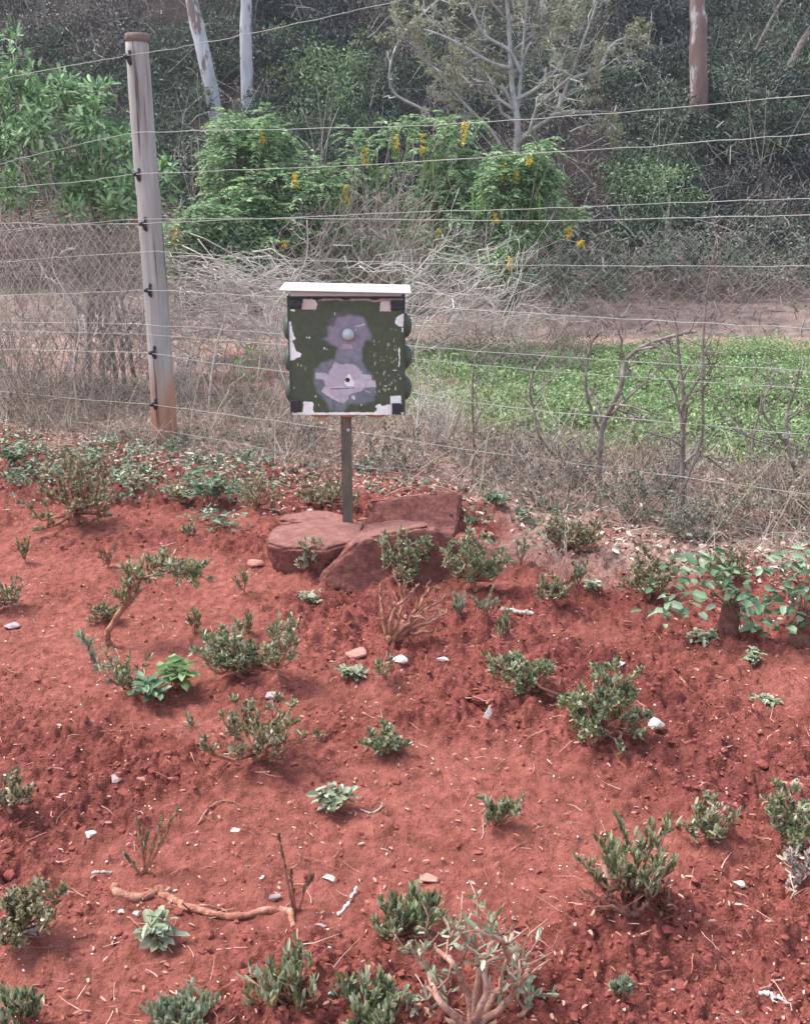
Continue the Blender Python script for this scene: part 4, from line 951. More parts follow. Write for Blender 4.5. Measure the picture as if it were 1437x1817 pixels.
WIRES = [
 ([(-160, 176), (0, 140), (112, 118), (222, 99)], [(222, 99), (360, 76), (550, 36), (700, 2), (860, -34)], .0026),
 ([(-160, 325), (0, 291), (35, 280), (140, 256), (232, 236)], [(232, 236), (275, 234), (450, 229), (700, 224), (950, 210), (1200, 190), (1437, 168), (1600, 152)], .0026),
 ([(-160, 352), (0, 333), (120, 324), (239, 309)], [(239, 309), (310, 306), (450, 300), (700, 289), (950, 272), (1200, 255), (1437, 237), (1600, 224)], .0028),
 ([(-160, 424), (0, 409), (120, 399), (249, 388)], [(249, 392), (450, 388), (600, 382), (700, 377), (950, 370), (1200, 360), (1437, 352), (1600, 346)], .0024),
 ([(-160, 414), (0, 396), (120, 398), (250, 396)], [(250, 395), (450, 388), (650, 389), (950, 391), (1200, 386), (1437, 381), (1600, 377)], .0028),
 ([(-160, 484), (0, 465), (120, 455), (255, 447)], [(255, 447), (300, 447), (500, 460), (700, 465), (950, 470), (1200, 472), (1437, 471), (1600, 470)], .0022),
 ([(-160, 533), (0, 525), (120, 520), (259, 515)], [(259, 515), (400, 522), (600, 533), (837, 549), (1100, 565), (1437, 583), (1600, 592)], .0026),
 ([(-160, 568), (0, 571), (140, 573), (265, 576)], [(265, 576), (500, 592), (837, 622), (1100, 640), (1437, 658), (1600, 668)], .0022),
 ([(-160, 584), (0, 586), (140, 590), (262, 594)], [(262, 594), (500, 612), (837, 646), (1100, 668), (1437, 690), (1600, 702)], .0020),
 ([(-160, 619), (0, 619), (140, 623), (267, 627)], [(267, 627), (350, 640), (500, 659), (650, 680), (837, 714), (1100, 742), (1437, 772), (1600, 788)], .0026),
 ([(-160, 685), (0, 694), (120, 706), (269, 718)], [(269, 720), (400, 735), (600, 762), (837, 799), (1100, 832), (1437, 878), (1600, 900)], .0024),
 ([(-160, 722), (0, 738), (120, 748), (275, 763)], [(275, 763), (320, 769), (560, 812), (837, 862), (1100, 905), (1437, 958)], .0018),
]
wrng = np.random.default_rng(77)
for li, (A, B, r_) in enumerate(WIRES):
    l = np.array([on_fence(a, b_, OFFW) for a, b_ in A + B[1:]]) - PB
    l = smooth(l, 60); mb = MB(); l[1:-1] += wrng.normal(0, .0016, l[1:-1].shape); mb.tube(l, r_ * .68, 5)
    if li == 4:                                     # barbed strand with short barbs
        for k in range(60):
            i = wrng.integers(0, 58); p = l[i] + (l[i + 1] - l[i]) * wrng.random(); d = wrng.normal(size=3); d /= np.linalg.norm(d)
            mb.tube([p - d * .012, p + d * .012], .0014, 3)
    o = mb.build('wire', M['wire'], fence)
# chain link panel hung below the barbed strand, on the far side of the post
mb = MB(); s0, s1 = -2.4, 3.9; cell = .078; ztop = 1.27; crg = np.random.default_rng(11)
s_ = s0; nzg = 34
k = 0
while s_ < s1:
    zz = ztop - np.arange(nzg) * cell * .5; a = np.where((np.arange(nzg)) % 2 == 0, 0, cell * .5)
    for (ph) in (0,):
        ss = s_ + a; dn = np.where(np.arange(nzg) % 2 == 0, .001, -.001) + .075 + .012 * np.sin(ss * 2.1)
        zj = zz + .02 * np.sin(ss * 1.7 + zz * 2) * (1 - (zz / ztop)) 
        P = np.stack([FA[0] + fd[0] * ss + fn[0] * dn, FA[1] + fd[1] * ss + fn[1] * dn, zj], -1) - PB
        ok = zj > (.25 if s_ < 0 else .78); P = P[ok]
        mb.tube(P, .0015 if s_ < 0 else .0007, 3)
        ss = s_ + cell * .5 - a + (0 if True else 0); ss = s_ + cell - a
        P = np.stack([FA[0] + fd[0] * ss + fn[0] * (dn - .002), FA[1] + fd[1] * ss + fn[1] * (dn - .002), zj], -1)[ok] - PB
    s_ += cell * .5 * 2 / 1.0 if False else cell
    k += 1
    # the neighbouring wire mirrors it so the diamonds close
    P = np.stack([FA[0] + fd[0] * (s_ - a) + fn[0] * dn, FA[1] + fd[1] * (s_ - a) + fn[1] * dn, zj], -1)[ok] - PB
    mb.tube(P, .0015 if s_ < 0 else .0007, 3)
M['oldwire'] = noisemat('rusty_grey_wire', [(.34, .32, .31), (.50, .48, .46)], 8, .6, .4)
mb.build('chain_link_mesh', M['oldwire'], fence)

# ------------------------------------------------------------------ saplings and dry brush by the fence
def bare(name, seed, lines, r0, r1, Y, label, cat='sapling', levels=2, nchild=4, ratio=.35, mt='sapbark', leaves=None, up=.15, spread=.9, start=.25, group=None, sides=6, minr=.0018, dy=.0, jit=.07):
    rng = np.random.default_rng(seed)
    first = lines[0][0]; b = at(first[0], first[1], Y); root = empty(name, b, label, cat, group); st = MB(); fo = MB(); tips = []
    for j, ln in enumerate(lines):
        f = 1 if j == 0 else .5
        off = np.cumsum(rng.normal(0, .03, len(ln))) * (Y / 6)
        if j == 0: off[0] = 0
        else: off -= off[0]
        l = smooth(np.array([at(px, py, Y + o_) for (px, py), o_ in zip(ln, off)]), 5 + 4 * len(ln)) - b
        ramify(st, rng, l, r0 * f, r1 * f, levels, nchild + len(ln) // 2, ratio if j == 0 else ratio * 1.2, tips, up=up, spread=spread, start=start, sides=sides, jit=jit, minr=minr)
    if leaves:
        lm, per, ll = leaves; leaf_tips(fo, rng, tips, per, ll, ll * .42, upb=.1, spread=.9, cover=1); fo.build('foliage', M[lm], root)
    st.build('branches', M[mt], root); return root
GS = 'bare twiggy saplings along the fence'
bare('bare_sapling', 1, [[(1212, 985), (1210, 900), (1211, 800), (1212, 700), (1205, 640), (1200, 575)], [(1215, 820), (1245, 780), (1246, 660), (1250, 560), (1262, 470), (1272, 420)], [(1211, 760), (1195, 690), (1170, 655)], [(1212, 870), (1240, 810), (1280, 830), (1310, 850)], [(1210, 720), (1240, 670), (1275, 612)]],
     .015, .005, 4.35, 'tallest grey sapling, thick stem forking upright, at the right of the fence', group=GS, ratio=.26)
bare('bare_sapling', 2, [[(1062, 880), (1064, 800), (1070, 755), (1100, 690), (1110, 640), (1150, 610), (1210, 592), (1235, 588)], [(1066, 770), (1040, 695), (1046, 620), (1062, 590)], [(1080, 740), (1120, 700), (1160, 665)], [(1070, 720), (1120, 735), (1150, 750)]],
     .016, .007, 4.9, 'bent sapling with one thick dark limb arching to the right', group=GS, ratio=.24)
bare('bare_sapling', 3, [[(985, 810), (955, 770), (948, 730), (940, 690), (955, 645), (990, 600), (1010, 570)], [(948, 700), (930, 640), (905, 590)], [(948, 700), (985, 665), (1000, 625)]],
     .009, .003, 5.1, 'thin dark sapling curved like a hook left of the bent sapling', group=GS, ratio=.3)
bare('bare_sapling', 4, [[(1425, 870), (1400, 800), (1395, 740), (1410, 690), (1420, 650)], [(1395, 790), (1350, 720), (1375, 660)], [(1420, 830), (1437, 770), (1450, 700)], [(1400, 800), (1300, 760), (1260, 700)]],
     .012, .004, 4.7, 'grey leaning sapling at the right edge of the picture', group=GS, ratio=.28)
bare('bare_sapling', 5, [[(1330, 880), (1335, 790), (1350, 720), (1380, 665)], [(1335, 800), (1300, 730), (1290, 660)]], .009, .003, 5.2, 'thin forked sapling between the tallest and the right edge one', group=GS, ratio=.3)
bare('bare_sapling', 6, [[(838, 860), (840, 780), (838, 700), (842, 640), (860, 600)], [(838, 760), (870, 700), (880, 650)]], .007, .003, 5.2, 'slim brown sapling just right of the green box', group=GS, ratio=.3)
bare('bare_sapling', 7, [[(742, 840), (740, 770), (745, 690), (738, 620), (760, 560)], [(742, 760), (765, 700), (775, 640)]], .008, .003, 5.5, 'pale sapling touching the right side of the green box', mt='paletwig', group=GS, ratio=.3)
bare('bare_sapling', 8, [[(375, 790), (372, 700), (385, 610), (400, 560), (395, 520)], [(374, 700), (350, 640), (330, 560), (318, 470)]], .008, .0025, 6.6, 'pale thin sapling just right of the fence post', mt='paletwig', group=GS, ratio=.25)
bare('bare_sapling', 9, [[(135, 790), (136, 720), (130, 650), (140, 570), (95, 480), (98, 440)]], .007, .003, 6.5, 'pale thin sapling behind the wires left of the post', mt='paletwig', group=GS, ratio=.22)
bare('bare_sapling', 10, [[(1000, 920), (1010, 850), (990, 790), (1020, 740)], [(1010, 860), (1050, 800)]], .006, .002, 4.7, 'short twiggy sapling below the hooked one', group=GS, ratio=.35)
bare('bare_sapling', 11, [[(1130, 960), (1120, 880), (1140, 810), (1120, 760)], [(1120, 900), (1165, 850)], [(1125, 920), (1060, 840), (1030, 800)]], .007, .002, 4.5, 'low spreading sapling left of the tallest one', group=GS, ratio=.35)
bare('bare_sapling', 12, [[(560, 850), (556, 800), (548, 760), (560, 735)], [(556, 810), (530, 770)]], .005, .002, 5.4, 'small dark twiggy sapling under the left of the box', group=GS, ratio=.4)
bare('bare_sapling', 13, [[(480, 720), (500, 640), (480, 560), (540, 470), (545, 390)], [(485, 650), (440, 560), (430, 480)]], .008, .003, 7.4, 'long straight pale sapling behind the left side of the box', mt='paletwig', group=GS, ratio=.22)

# dry twiggy bushes at the fence foot
GD = 'dry greyish scrub bushes at the fence foot'
def scrub(seed, bx, by, w, h, label, lm='hgrey', per=7, mt='twig', nst=9, ll=.016, Y=None, name='scrub_bush', lv=2, group=GD, ratio=.42):
    rng = np.random.default_rng(seed); p = gp(bx, by) if Y is None else at(bx, by, Y)
    s = scale_at(p); 
    if Y is None: p[2] = G(p[0], p[1]) - .01
    root = empty(name, p, label, 'bush', group); st = MB(); fo = MB(); tips = []
    for k in range(nst):
        a = k * 2.399 + rng.uniform(-.4, .4); rr = math.sqrt((k + .5) / nst) * .5
        e = np.array([w / s * rr * math.cos(a), w / s * rr * .7 * math.sin(a), h / s * rng.uniform(.6, 1) * (1 - .5 * rr)])
        ramify(st, rng, jitter_line(rng, rng.normal(0, .01, 3) * np.array([1, 1, 0]), e, 6, .07), max(.003, h / s * .012), .0012, lv, 4, ratio, tips, up=.3, spread=.9, start=.2, jit=.1, minr=.0012)
    if lm: leaf_tips(fo, rng, tips, per, ll, ll * .5, upb=.3, spread=.9, cover=1); fo.build('foliage', M[lm], root)
    st.build('branches', M[mt], root); return root
scrub(1, 950, 905, 200, 120, 'grey leafless scrub bush at the fence foot right of the boulders', 'hbrown', 4)
scrub(2, 1120, 930, 180, 120, 'wide grey brown scrub bush left of the tallest sapling', 'hgrey', 6)
scrub(3, 1310, 945, 200, 110, 'dull green scrub bush right of the tallest sapling', 'olive', 7)
scrub(4, 700, 840, 190, 90, 'low dry scrub bush behind the boulders under the box', 'hbrown', 5)
scrub(5, 855, 850, 150, 80, 'small dry scrub bush right of the box', 'hgrey', 4)
scrub(6, 200, 745, 170, 80, 'low scrub bush just left of the fence post', 'hbrown', 5)
scrub(7, 60, 760, 170, 110, 'low dry scrub bush behind the left wires', 'hbrown', 5)
scrub(8, 440, 760, 160, 70, 'dry scrub bush right of the fence post', 'hbrown', 4)
scrub(9, 1410, 935, 120, 90, 'small dull scrub bush at the right edge', 'olive', 5)
scrub(10, 540, 800, 150, 60, 'thin dry scrub bush under the left of the box', 'hbrown', 4)
scrub(11, 1215, 960, 160, 90, 'scrub bush wrapped round the foot of the tallest sapling', 'hgrey', 6)

scrub(12, 1020, 870, 170, 110, 'tall thin dry scrub between the hooked and the bent sapling', 'hbrown', 3, nst=12)
scrub(13, 1180, 880, 170, 120, 'tall dry scrub behind the tallest sapling', 'hbrown', 3, nst=12)
scrub(14, 1370, 900, 170, 130, 'tall dry scrub near the right edge in front of the field', 'hbrown', 3, nst=12)
scrub(15, 900, 840, 170, 100, 'tall dry scrub between the box and the hooked sapling', 'hbrown', 3, nst=12)
scrub(16, 780, 800, 160, 150, 'tall pale dry scrub touching the right side of the box', None, 0, nst=12, mt='paletwig')
scrub(17, 330, 720, 130, 150, 'pale dry scrub right against the fence post', None, 0, nst=12, mt='paletwig')
mb = MB()
x, y = fence_pts(9500, -2.6, 4.6, -.25, 1.1); n = len(x)
k = rng.random(n) < .25 + 1.0 * sm(.4, .65, fbm(x * 1.8, y * 1.8, 67, 3)); x, y = x[k], y[k]; n = len(x)
D = np.stack([rng.normal(0, .42, n), rng.normal(0, .42, n), np.ones(n)], -1)
mb.ribbons(np.stack([x, y, height(x, y)], -1), D, rng.uniform(.12, .45, n) * (.6 + .5 * rng.random(n)), rng.uniform(.0022, .0042, n), rng, .55)
tag(mb.build('dry_weed_stalks', M['straw']), 'tall tangled tan weed stalks standing between the fence and the field', 'dry weeds', kind='stuff')
# heaps of cut brush and dry canes (each heap is one heap)
def brush(seed, cx, cy, w, h, Y, n, label, ang=(0, .5), mt='paletwig', L=(.5, 1.3), r=(.003, .008), depth=.6, name='brush_heap'):
    rng = np.random.default_rng(seed); c = at(cx, cy, Y); s = scale_at(c); b = c.copy(); b[2] = 0
    mb = MB()
    for k in range(n):
        px = cx + rng.uniform(-.5, .5) * w; py = cy + rng.uniform(-.5, .5) * h
        p = at(px, py, Y + rng.uniform(-.5, .5) * depth) - b
        a = rng.normal(ang[0], ang[1]); el = rng.normal(0, .45); l = rng.uniform(*L)
        d = np.array([math.cos(a) * math.cos(el), math.sin(el), math.sin(a) * math.cos(el)])
        q0 = p - d * l / 2; q1 = p + d * l / 2; q0[2] = max(.02, q0[2]); q1[2] = max(.02, q1[2])
        ln = jitter_line(rng, q0, q1, 7, .05); ln[:, 2] += np.sin(np.linspace(0, 3.14, 7)) * l * rng.uniform(-.06, .10)
        rr = rng.uniform(*r) if rng.random() < .4 else r[0]; mb.tube(ln, np.linspace(rr, rr * .4, 7), 4)
        for f_ in range(rng.integers(1, 4)):      # broken side twigs
            i_ = rng.integers(2, 6); dd_ = ln[i_] - ln[i_ - 1]; dd_ = dd_ / np.linalg.norm(dd_) + rng.normal(0, .55, 3)
            mb.tube(jitter_line(rng, ln[i_], ln[i_] + dd_ * l * rng.uniform(.12, .35), 4, .08), np.linspace(rr * .6, rr * .3, 4), 3)
    o = mb.build(name, M[mt]); o.location = Vector([float(a) for a in b]); tag(o, label, 'brush heap')
brush(1, 415, 540, 270, 130, 8.6, 250, 'heap of pale cut branches sloping down right behind the fence post', (-.25, .4), L=(.4, 1.2))
brush(2, 800, 540, 260, 170, 8.8, 170, 'heap of pale dry branches behind the right side of the box', (.45, .6), L=(.4, 1.1))
brush(3, 380, 640, 300, 130, 7.6, 170, 'low heap of upright dry stalks right of the fence post', (1.4, .5), L=(.2, .6), mt='twig', r=(.0025, .005))
brush(4, 120, 610, 330, 190, 7.2, 430, 'thicket of dry grey stalks behind the chain link, left of the post', (1.35, .5), L=(.25, .9), mt='twig', r=(.0022, .005), depth=.9)
brush(5, 560, 680, 200, 130, 7.0, 130, 'thin dry stalks behind and below the box', (1.2, .6), L=(.2, .6), mt='twig', r=(.0025, .005))
brush(6, 1160, 520, 620, 70, 13.4, 900, 'long tangle of pale brambles along the foot of the hill', (.9, 1.0), L=(.4, 1.3), mt='twig', r=(.004, .008), depth=1.2)
brush(7, 640, 440, 260, 130, 9.6, 160, 'dry stalks between the flowering shrubs and the box', (1.2, .5), L=(.4, 1.1), mt='twig', r=(.003, .006))
brush(8, 120, 430, 330, 110, 8.4, 380, 'dry straw coloured tangle under the leafy shrub, far left', (.4, .8), L=(.3, .9), mt='twig', r=(.0025, .005))
brush(9, 910, 600, 240, 90, 8.6, 110, 'thin dry twigs at the near left corner of the field', (1.0, .7), L=(.3, .8), mt='twig', r=(.0025, .005))

# ------------------------------------------------------------------ leafy shrub behind the fence at left
def crown_leaves(mb, rng, clumps, Y, per, L, W, upb=.2, droop=0, depth=1.0):
    P = []; D = []
    for (cx, cy, r) in clumps:
        c = at(cx, cy, Y + rng.uniform(-.35, .35) * depth); s = scale_at(c); rr = r / s
        n = int(per * (r / 40) ** 2); d = rng.normal(size=(n, 3)); d /= np.linalg.norm(d, axis=1, keepdims=True)
        rad = rr * rng.random((n, 1)) ** .45; p = c + d * rad * np.array([1, .8, .85])
        P.append(p); D.append(d * .8 + rng.normal(0, .55, (n, 3)) + np.array([0, -.15, upb - droop]))
    P = np.concatenate(P); D = np.concatenate(D); n = len(P)
    mb.leaves(P, D, L * rng.uniform(.6, 1.25, n), W * rng.uniform(.7, 1.2, n), rng, fold=.25, curl=.3, up=(0, -.5, .8))
    return P
rng = np.random.default_rng(501); YL = 7.7
b = at(190, 700, YL); b[2] = 0
ls = empty('leafy_shrub', b, 'tall leafy green shrub behind the fence at the left, partly hidden by the post', 'shrub')
cl = []
for k in range(78):
    px = rng.uniform(-70, 300); py = rng.uniform(150, 385)
    if py < 215 and px > 190: continue
    if py < 215 and px < 40 and rng.random() < .3: continue
    if py > 360 and px < 110: continue
    if px > 262 and py < 290: continue
    cl.append((px, py, rng.uniform(14, 36)))
cl += [(20, 60, 14), (28, 75, 12), (35, 100, 14), (60, 130, 18), (15, 45, 10), (150, 190, 16), (185, 185, 12), (80, 165, 26), (20, 130, 22), (-30, 110, 40), (285, 310, 24), (300, 340, 18), (230, 350, 40), (180, 340, 45), (250, 330, 36), (160, 300, 42)]
mb = MB(); crown_leaves(mb, rng, cl, YL, 130, .072, .029, .3, 0, 1.2)
f_ = mb.build('foliage', M['shrub'], ls, origin=b)
mb = MB(); tips = []
for (tx, ty) in ((20, 60), (60, 200), (120, 180), (180, 190), (230, 260), (150, 280), (40, 280), (270, 330), (90, 330), (-20, 200), (210, 340)):
    x_ = rng.uniform(120, 240); l = smooth(np.array([at(x_, rng.uniform(640, 700), YL + rng.uniform(-.3, .3)), at(x_ + rng.uniform(-30, 20), 520, YL), at((x_ + tx) / 2 + rng.uniform(-20, 20), 420, YL), at(tx, ty, YL + rng.uniform(-.3, .3))]), 14)
    ramify(mb, rng, l, .018, .004, 2, 6, .25, tips, up=-.05, spread=.9, start=.1, minr=.0022)
mb.build('branches', M['twig'], ls, origin=b)

# flowering shrubs with pinnate leaves
def pinnate(mb, rng, P, D, L, nl=7, w=.028):
    """drooping compound leaves: pairs of leaflets along an arching rib"""
    n = len(P); D = D / np.linalg.norm(D, axis=1, keepdims=True); LP = []; LD = []; LL = []
    side = np.cross(D, np.array([0, 0, 1.0])); side /= (np.linalg.norm(side, axis=1, keepdims=True) + 1e-9)
    for j in range(nl):
        f = (j + 1) / nl; c = P + D * (L * f)[:, None] + np.array([0, 0, -1]) * (L * f * f * .55)[:, None]
        for sg in (-1, 1):
            LP.append(c); LD.append(side * sg + D * .5 + np.array([0, 0, -.35]) + rng.normal(0, .12, (n, 3))); LL.append(L * (.34 - .12 * abs(f - .5)))
    LP = np.concatenate(LP); LD = np.concatenate(LD); LL = np.concatenate(LL)
    mb.leaves(LP, LD, LL, LL * .42, rng, fold=.2, curl=.2, up=(0, -.2, 1))
def cassia(seed, base, Y, clumps, flowers, pods, label):
    rng = np.random.default_rng(seed); b = at(base[0], base[1], Y); b[2] = 0
    root = empty('flowering_shrub', b, label, 'shrub', 'yellow flowered shrubs beyond the fence')
    fo = MB(); st = MB(); fl = MB(); pd = MB(); dk = []
    for (cx, cy, r) in clumps:
        c = at(cx, cy, Y + rng.uniform(-.25, .25)); s = scale_at(c); rr = r / s
        n = max(5, int(46 * (r / 40) ** 2)); d = rng.normal(size=(n, 3)); d /= np.linalg.norm(d, axis=1, keepdims=True); d[:, 2] = d[:, 2] * .7 + .25
        P = c + d * rr * (rng.random((n, 1)) ** .5) * .8
        pinnate(fo, rng, P, d + rng.normal(0, .35, (n, 3)) + np.array([0, -.1, .1]), rng.uniform(.10, .20, n))
        st.tube(smooth(np.array([at(base[0] + rng.uniform(-14, 14), base[1], Y), (at(base[0], base[1], Y) + c) / 2 + rng.normal(0, .1, 3), c]), 8), np.linspace(.014, .005, 8), 5)
    for (fx, fy, fh) in flowers:
        c = at(fx, fy, Y - .32); s = scale_at(c); h = fh / s * 1.1; n = 40
        t_ = rng.random(n); P = c + np.stack([rng.normal(0, .012, n) * (1.2 - t_ * .6), rng.normal(0, .012, n), (t_ - .5) * h], -1)
        fl = MB(); fl.leaves(P, np.stack([rng.normal(0, .5, n), rng.normal(0, .5, n), rng.uniform(-1, .1, n)], -1), rng.uniform(.025, .04, n), rng.uniform(.014, .022, n), rng); fl.build('flower_cluster', M['yellow'], root, origin=b)
    for (fx, fy, w_, h_, n) in pods:
        c = at(fx, fy, Y - .22); s = scale_at(c); P = c + np.stack([rng.uniform(-.5, .5, n) * w_ / s, rng.normal(0, .06, n), rng.uniform(-.5, .5, n) * h_ / s * .5], -1)
        pd = MB(); pd.ribbons(P, np.stack([rng.normal(0, .1, n), rng.normal(0, .1, n), -np.ones(n)], -1), rng.uniform(.5, 1, n) * h_ / s * .7, .016, rng, .08); pd.build('seed_pods', M['pod'], root, origin=b)
    fo.build('foliage', M['cassia'], root, origin=b); st.build('branches', M['twig'], root, origin=b)
def rnd_clumps(seed, x0, x1, y0, y1, n, r0=20, r1=38):
    rng = np.random.default_rng(seed); return [(rng.uniform(x0, x1), rng.uniform(y0, y1), rng.uniform(r0, r1)) for _ in range(n)]
cassia(601, (450, 560), 10.4, rnd_clumps(1, 385, 510, 225, 330, 22) + rnd_clumps(2, 370, 470, 320, 400, 12) + [(400, 215, 18), (470, 215, 24), (505, 245, 20)], [(464, 245, 22), (462, 343, 18)], [],
       'densest yellow flowered shrub, rising just right of the fence post')
cassia(602, (540, 560), 10.0, rnd_clumps(3, 430, 590, 310, 430, 34) + [(545, 292, 22), (520, 300, 20), (610, 310, 26), (600, 345, 22)], [(524, 318, 22), (614, 340, 24), (397, 464, 14)], [(605, 345, 40, 70, 16)],
       'low yellow flowered shrub directly above the left of the box')
cassia(603, (690, 560), 10.6, [(625, 245, 24), (640, 270, 22), (625, 290, 18), (700, 225, 24), (735, 220, 24), (690, 250, 18), (770, 235, 28), (790, 220, 22), (805, 250, 24), (740, 262, 20), (820, 230, 20), (835, 215, 16), (700, 300, 22), (690, 330, 16), (760, 300, 20), (670, 262, 14), (790, 280, 20)] + rnd_clumps(4, 745, 830, 270, 400, 14),
       [(647, 275, 28), (704, 250, 22), (750, 252, 28), (823, 234, 38), (780, 412, 12)], [(660, 290, 26, 60, 14), (712, 262, 26, 50, 12), (765, 280, 30, 60, 14), (748, 290, 14, 60, 8)],
       'tall loose shrub with yellow flowers hanging above the right of the box')
cassia(604, (900, 560), 10.2, rnd_clumps(5, 850, 975, 285, 370, 24) + rnd_clumps(6, 820, 960, 380, 450, 12) + [(960, 258, 20), (975, 290, 20), (940, 275, 22), (880, 285, 24), (1010, 385, 24), (1025, 395, 18), (600, 400, 1)], [(892, 305, 26), (915, 312, 16), (940, 285, 14), (1008, 412, 20), (880, 385, 14)], [(860, 340, 50, 70, 22), (940, 345, 40, 80, 16)],
       'yellow flowered shrub in front of the bare grey tree trunk')
cassia(605, (330, 560), 9.6, rnd_clumps(7, 300, 480, 385, 480, 34) + [(320, 400, 24), (350, 380, 22)], [(312, 415, 26), (398, 462, 12)], [], 'low shrub with single yellow flowers touching the right side of the fence post')
cassia(606, (700, 560), 9.9, rnd_clumps(8, 490, 720, 405, 490, 26, 14, 26) + rnd_clumps(9, 720, 960, 410, 500, 22, 12, 24), [(505, 430, 8), (905, 465, 18), (1030, 430, 8)], [], 'low green growth with few flowers right above the box roof')
# small bright weeds
def leafy_bits(seed, clumps, Y, label, lm, per=60, L=.05, name='leafy_bush', cat='bush', group=None, stemto=None, W=.45):
    rng = np.random.default_rng(seed); c = at(clumps[0][0], clumps[0][1], Y); b = c.copy(); b[2] = hill(np.array([b[0]]), np.array([Y]))[0] if Y > 12 else 0
    root = empty(name, b, label, cat, group); mb = MB(); crown_leaves(mb, rng, clumps, Y, per, L, L * W, .2, 0, .4 if Y < 12 else 1.5)
    mb.build('foliage', M[lm], root, origin=b); st = MB()
    for (cx, cy, r) in clumps[:4]:
        e = at(cx, cy, Y); g0 = b + np.array([rng.normal(0, .05), rng.normal(0, .05), 0]); st.tube(smooth(np.array([g0, (g0 + e) / 2 + rng.normal(0, .06, 3), e]), 6), np.linspace(.008, .003, 6), 5)
    st.build('stem', M['twig'], root, origin=b)
leafy_bits(701, [(430, 630, 20), (450, 625, 18), (420, 650, 16), (445, 660, 20), (470, 625, 14), (435, 680, 14), (410, 670, 10)], 7.0, 'bright lime green weed in the dry stalks between the post and the box', 'lime', 60, .045, 'leafy_weed', 'weed')
leafy_bits(702, [(500, 528, 12), (512, 540, 10), (496, 545, 8)], 8.0, 'small bright green tuft by the upper left corner of the box', 'lime', 60, .045, 'leafy_weed', 'weed')
leafy_bits(703, [(780, 640, 16), (800, 630, 16), (765, 660, 12), (745, 620, 10)], 7.6, 'bright green weed right of the box at the field corner', 'lime', 50, .045, 'leafy_weed', 'weed')
leafy_bits(704, [(885, 600, 16), (900, 590, 14), (890, 625, 14), (870, 640, 10)], 9.6, 'small upright green weed at the far left edge of the field', 'lime', 60, .05, 'leafy_weed', 'weed')

# ------------------------------------------------------------------ hillside growth
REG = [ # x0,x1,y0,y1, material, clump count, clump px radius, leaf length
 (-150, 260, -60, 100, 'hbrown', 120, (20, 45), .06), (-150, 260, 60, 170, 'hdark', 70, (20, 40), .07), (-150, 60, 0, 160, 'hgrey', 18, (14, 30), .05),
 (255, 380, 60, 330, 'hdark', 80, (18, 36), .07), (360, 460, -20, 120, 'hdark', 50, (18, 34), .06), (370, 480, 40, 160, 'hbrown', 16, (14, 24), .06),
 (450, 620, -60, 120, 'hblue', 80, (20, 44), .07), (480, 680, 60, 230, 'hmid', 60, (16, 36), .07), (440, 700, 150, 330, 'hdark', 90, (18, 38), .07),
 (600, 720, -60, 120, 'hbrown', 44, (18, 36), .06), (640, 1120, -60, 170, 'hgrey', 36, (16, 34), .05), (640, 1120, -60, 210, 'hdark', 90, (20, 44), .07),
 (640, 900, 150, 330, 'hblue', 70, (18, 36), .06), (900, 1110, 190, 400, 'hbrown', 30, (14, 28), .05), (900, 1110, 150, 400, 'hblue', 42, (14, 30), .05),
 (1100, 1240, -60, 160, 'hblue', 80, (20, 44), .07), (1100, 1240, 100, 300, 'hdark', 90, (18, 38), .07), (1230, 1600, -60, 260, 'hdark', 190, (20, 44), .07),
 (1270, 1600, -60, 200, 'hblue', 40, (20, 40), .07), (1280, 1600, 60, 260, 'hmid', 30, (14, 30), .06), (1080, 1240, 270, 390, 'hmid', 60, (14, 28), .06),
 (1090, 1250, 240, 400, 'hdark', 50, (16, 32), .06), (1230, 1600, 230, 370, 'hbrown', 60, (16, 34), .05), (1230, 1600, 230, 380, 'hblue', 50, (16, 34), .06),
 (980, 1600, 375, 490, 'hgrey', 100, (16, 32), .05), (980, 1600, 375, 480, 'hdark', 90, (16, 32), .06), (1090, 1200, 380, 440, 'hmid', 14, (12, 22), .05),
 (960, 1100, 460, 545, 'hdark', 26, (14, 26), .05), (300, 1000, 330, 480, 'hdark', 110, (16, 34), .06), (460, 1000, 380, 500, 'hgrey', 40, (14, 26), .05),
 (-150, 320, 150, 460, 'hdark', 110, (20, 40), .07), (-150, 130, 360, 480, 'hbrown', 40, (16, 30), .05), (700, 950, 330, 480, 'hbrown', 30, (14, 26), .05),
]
def hill_hit(px, py, lift):
    d = ray(px, py)
    for Y in np.arange(11.0, 45, .25):
        t = Y / d[1]; z = CAMH + d[2] * t
        if hill(np.array([d[0] * t]), np.array([Y]))[0] + lift >= z: return np.array([d[0] * t, Y, z])
    return None
acc = {}
rng = np.random.default_rng(900)
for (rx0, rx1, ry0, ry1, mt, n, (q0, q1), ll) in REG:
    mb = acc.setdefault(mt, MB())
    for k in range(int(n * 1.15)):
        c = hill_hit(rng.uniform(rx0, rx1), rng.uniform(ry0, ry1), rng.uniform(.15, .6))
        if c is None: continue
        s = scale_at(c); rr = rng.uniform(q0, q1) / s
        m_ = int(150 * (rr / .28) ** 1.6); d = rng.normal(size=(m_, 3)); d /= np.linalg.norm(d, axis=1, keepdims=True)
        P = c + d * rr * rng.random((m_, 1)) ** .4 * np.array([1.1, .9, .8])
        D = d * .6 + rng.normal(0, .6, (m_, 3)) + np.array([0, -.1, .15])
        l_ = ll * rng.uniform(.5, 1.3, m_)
        mb.leaves(P, D, l_, l_ * rng.uniform(.35, .55), rng, up=(0, -.3, .6))
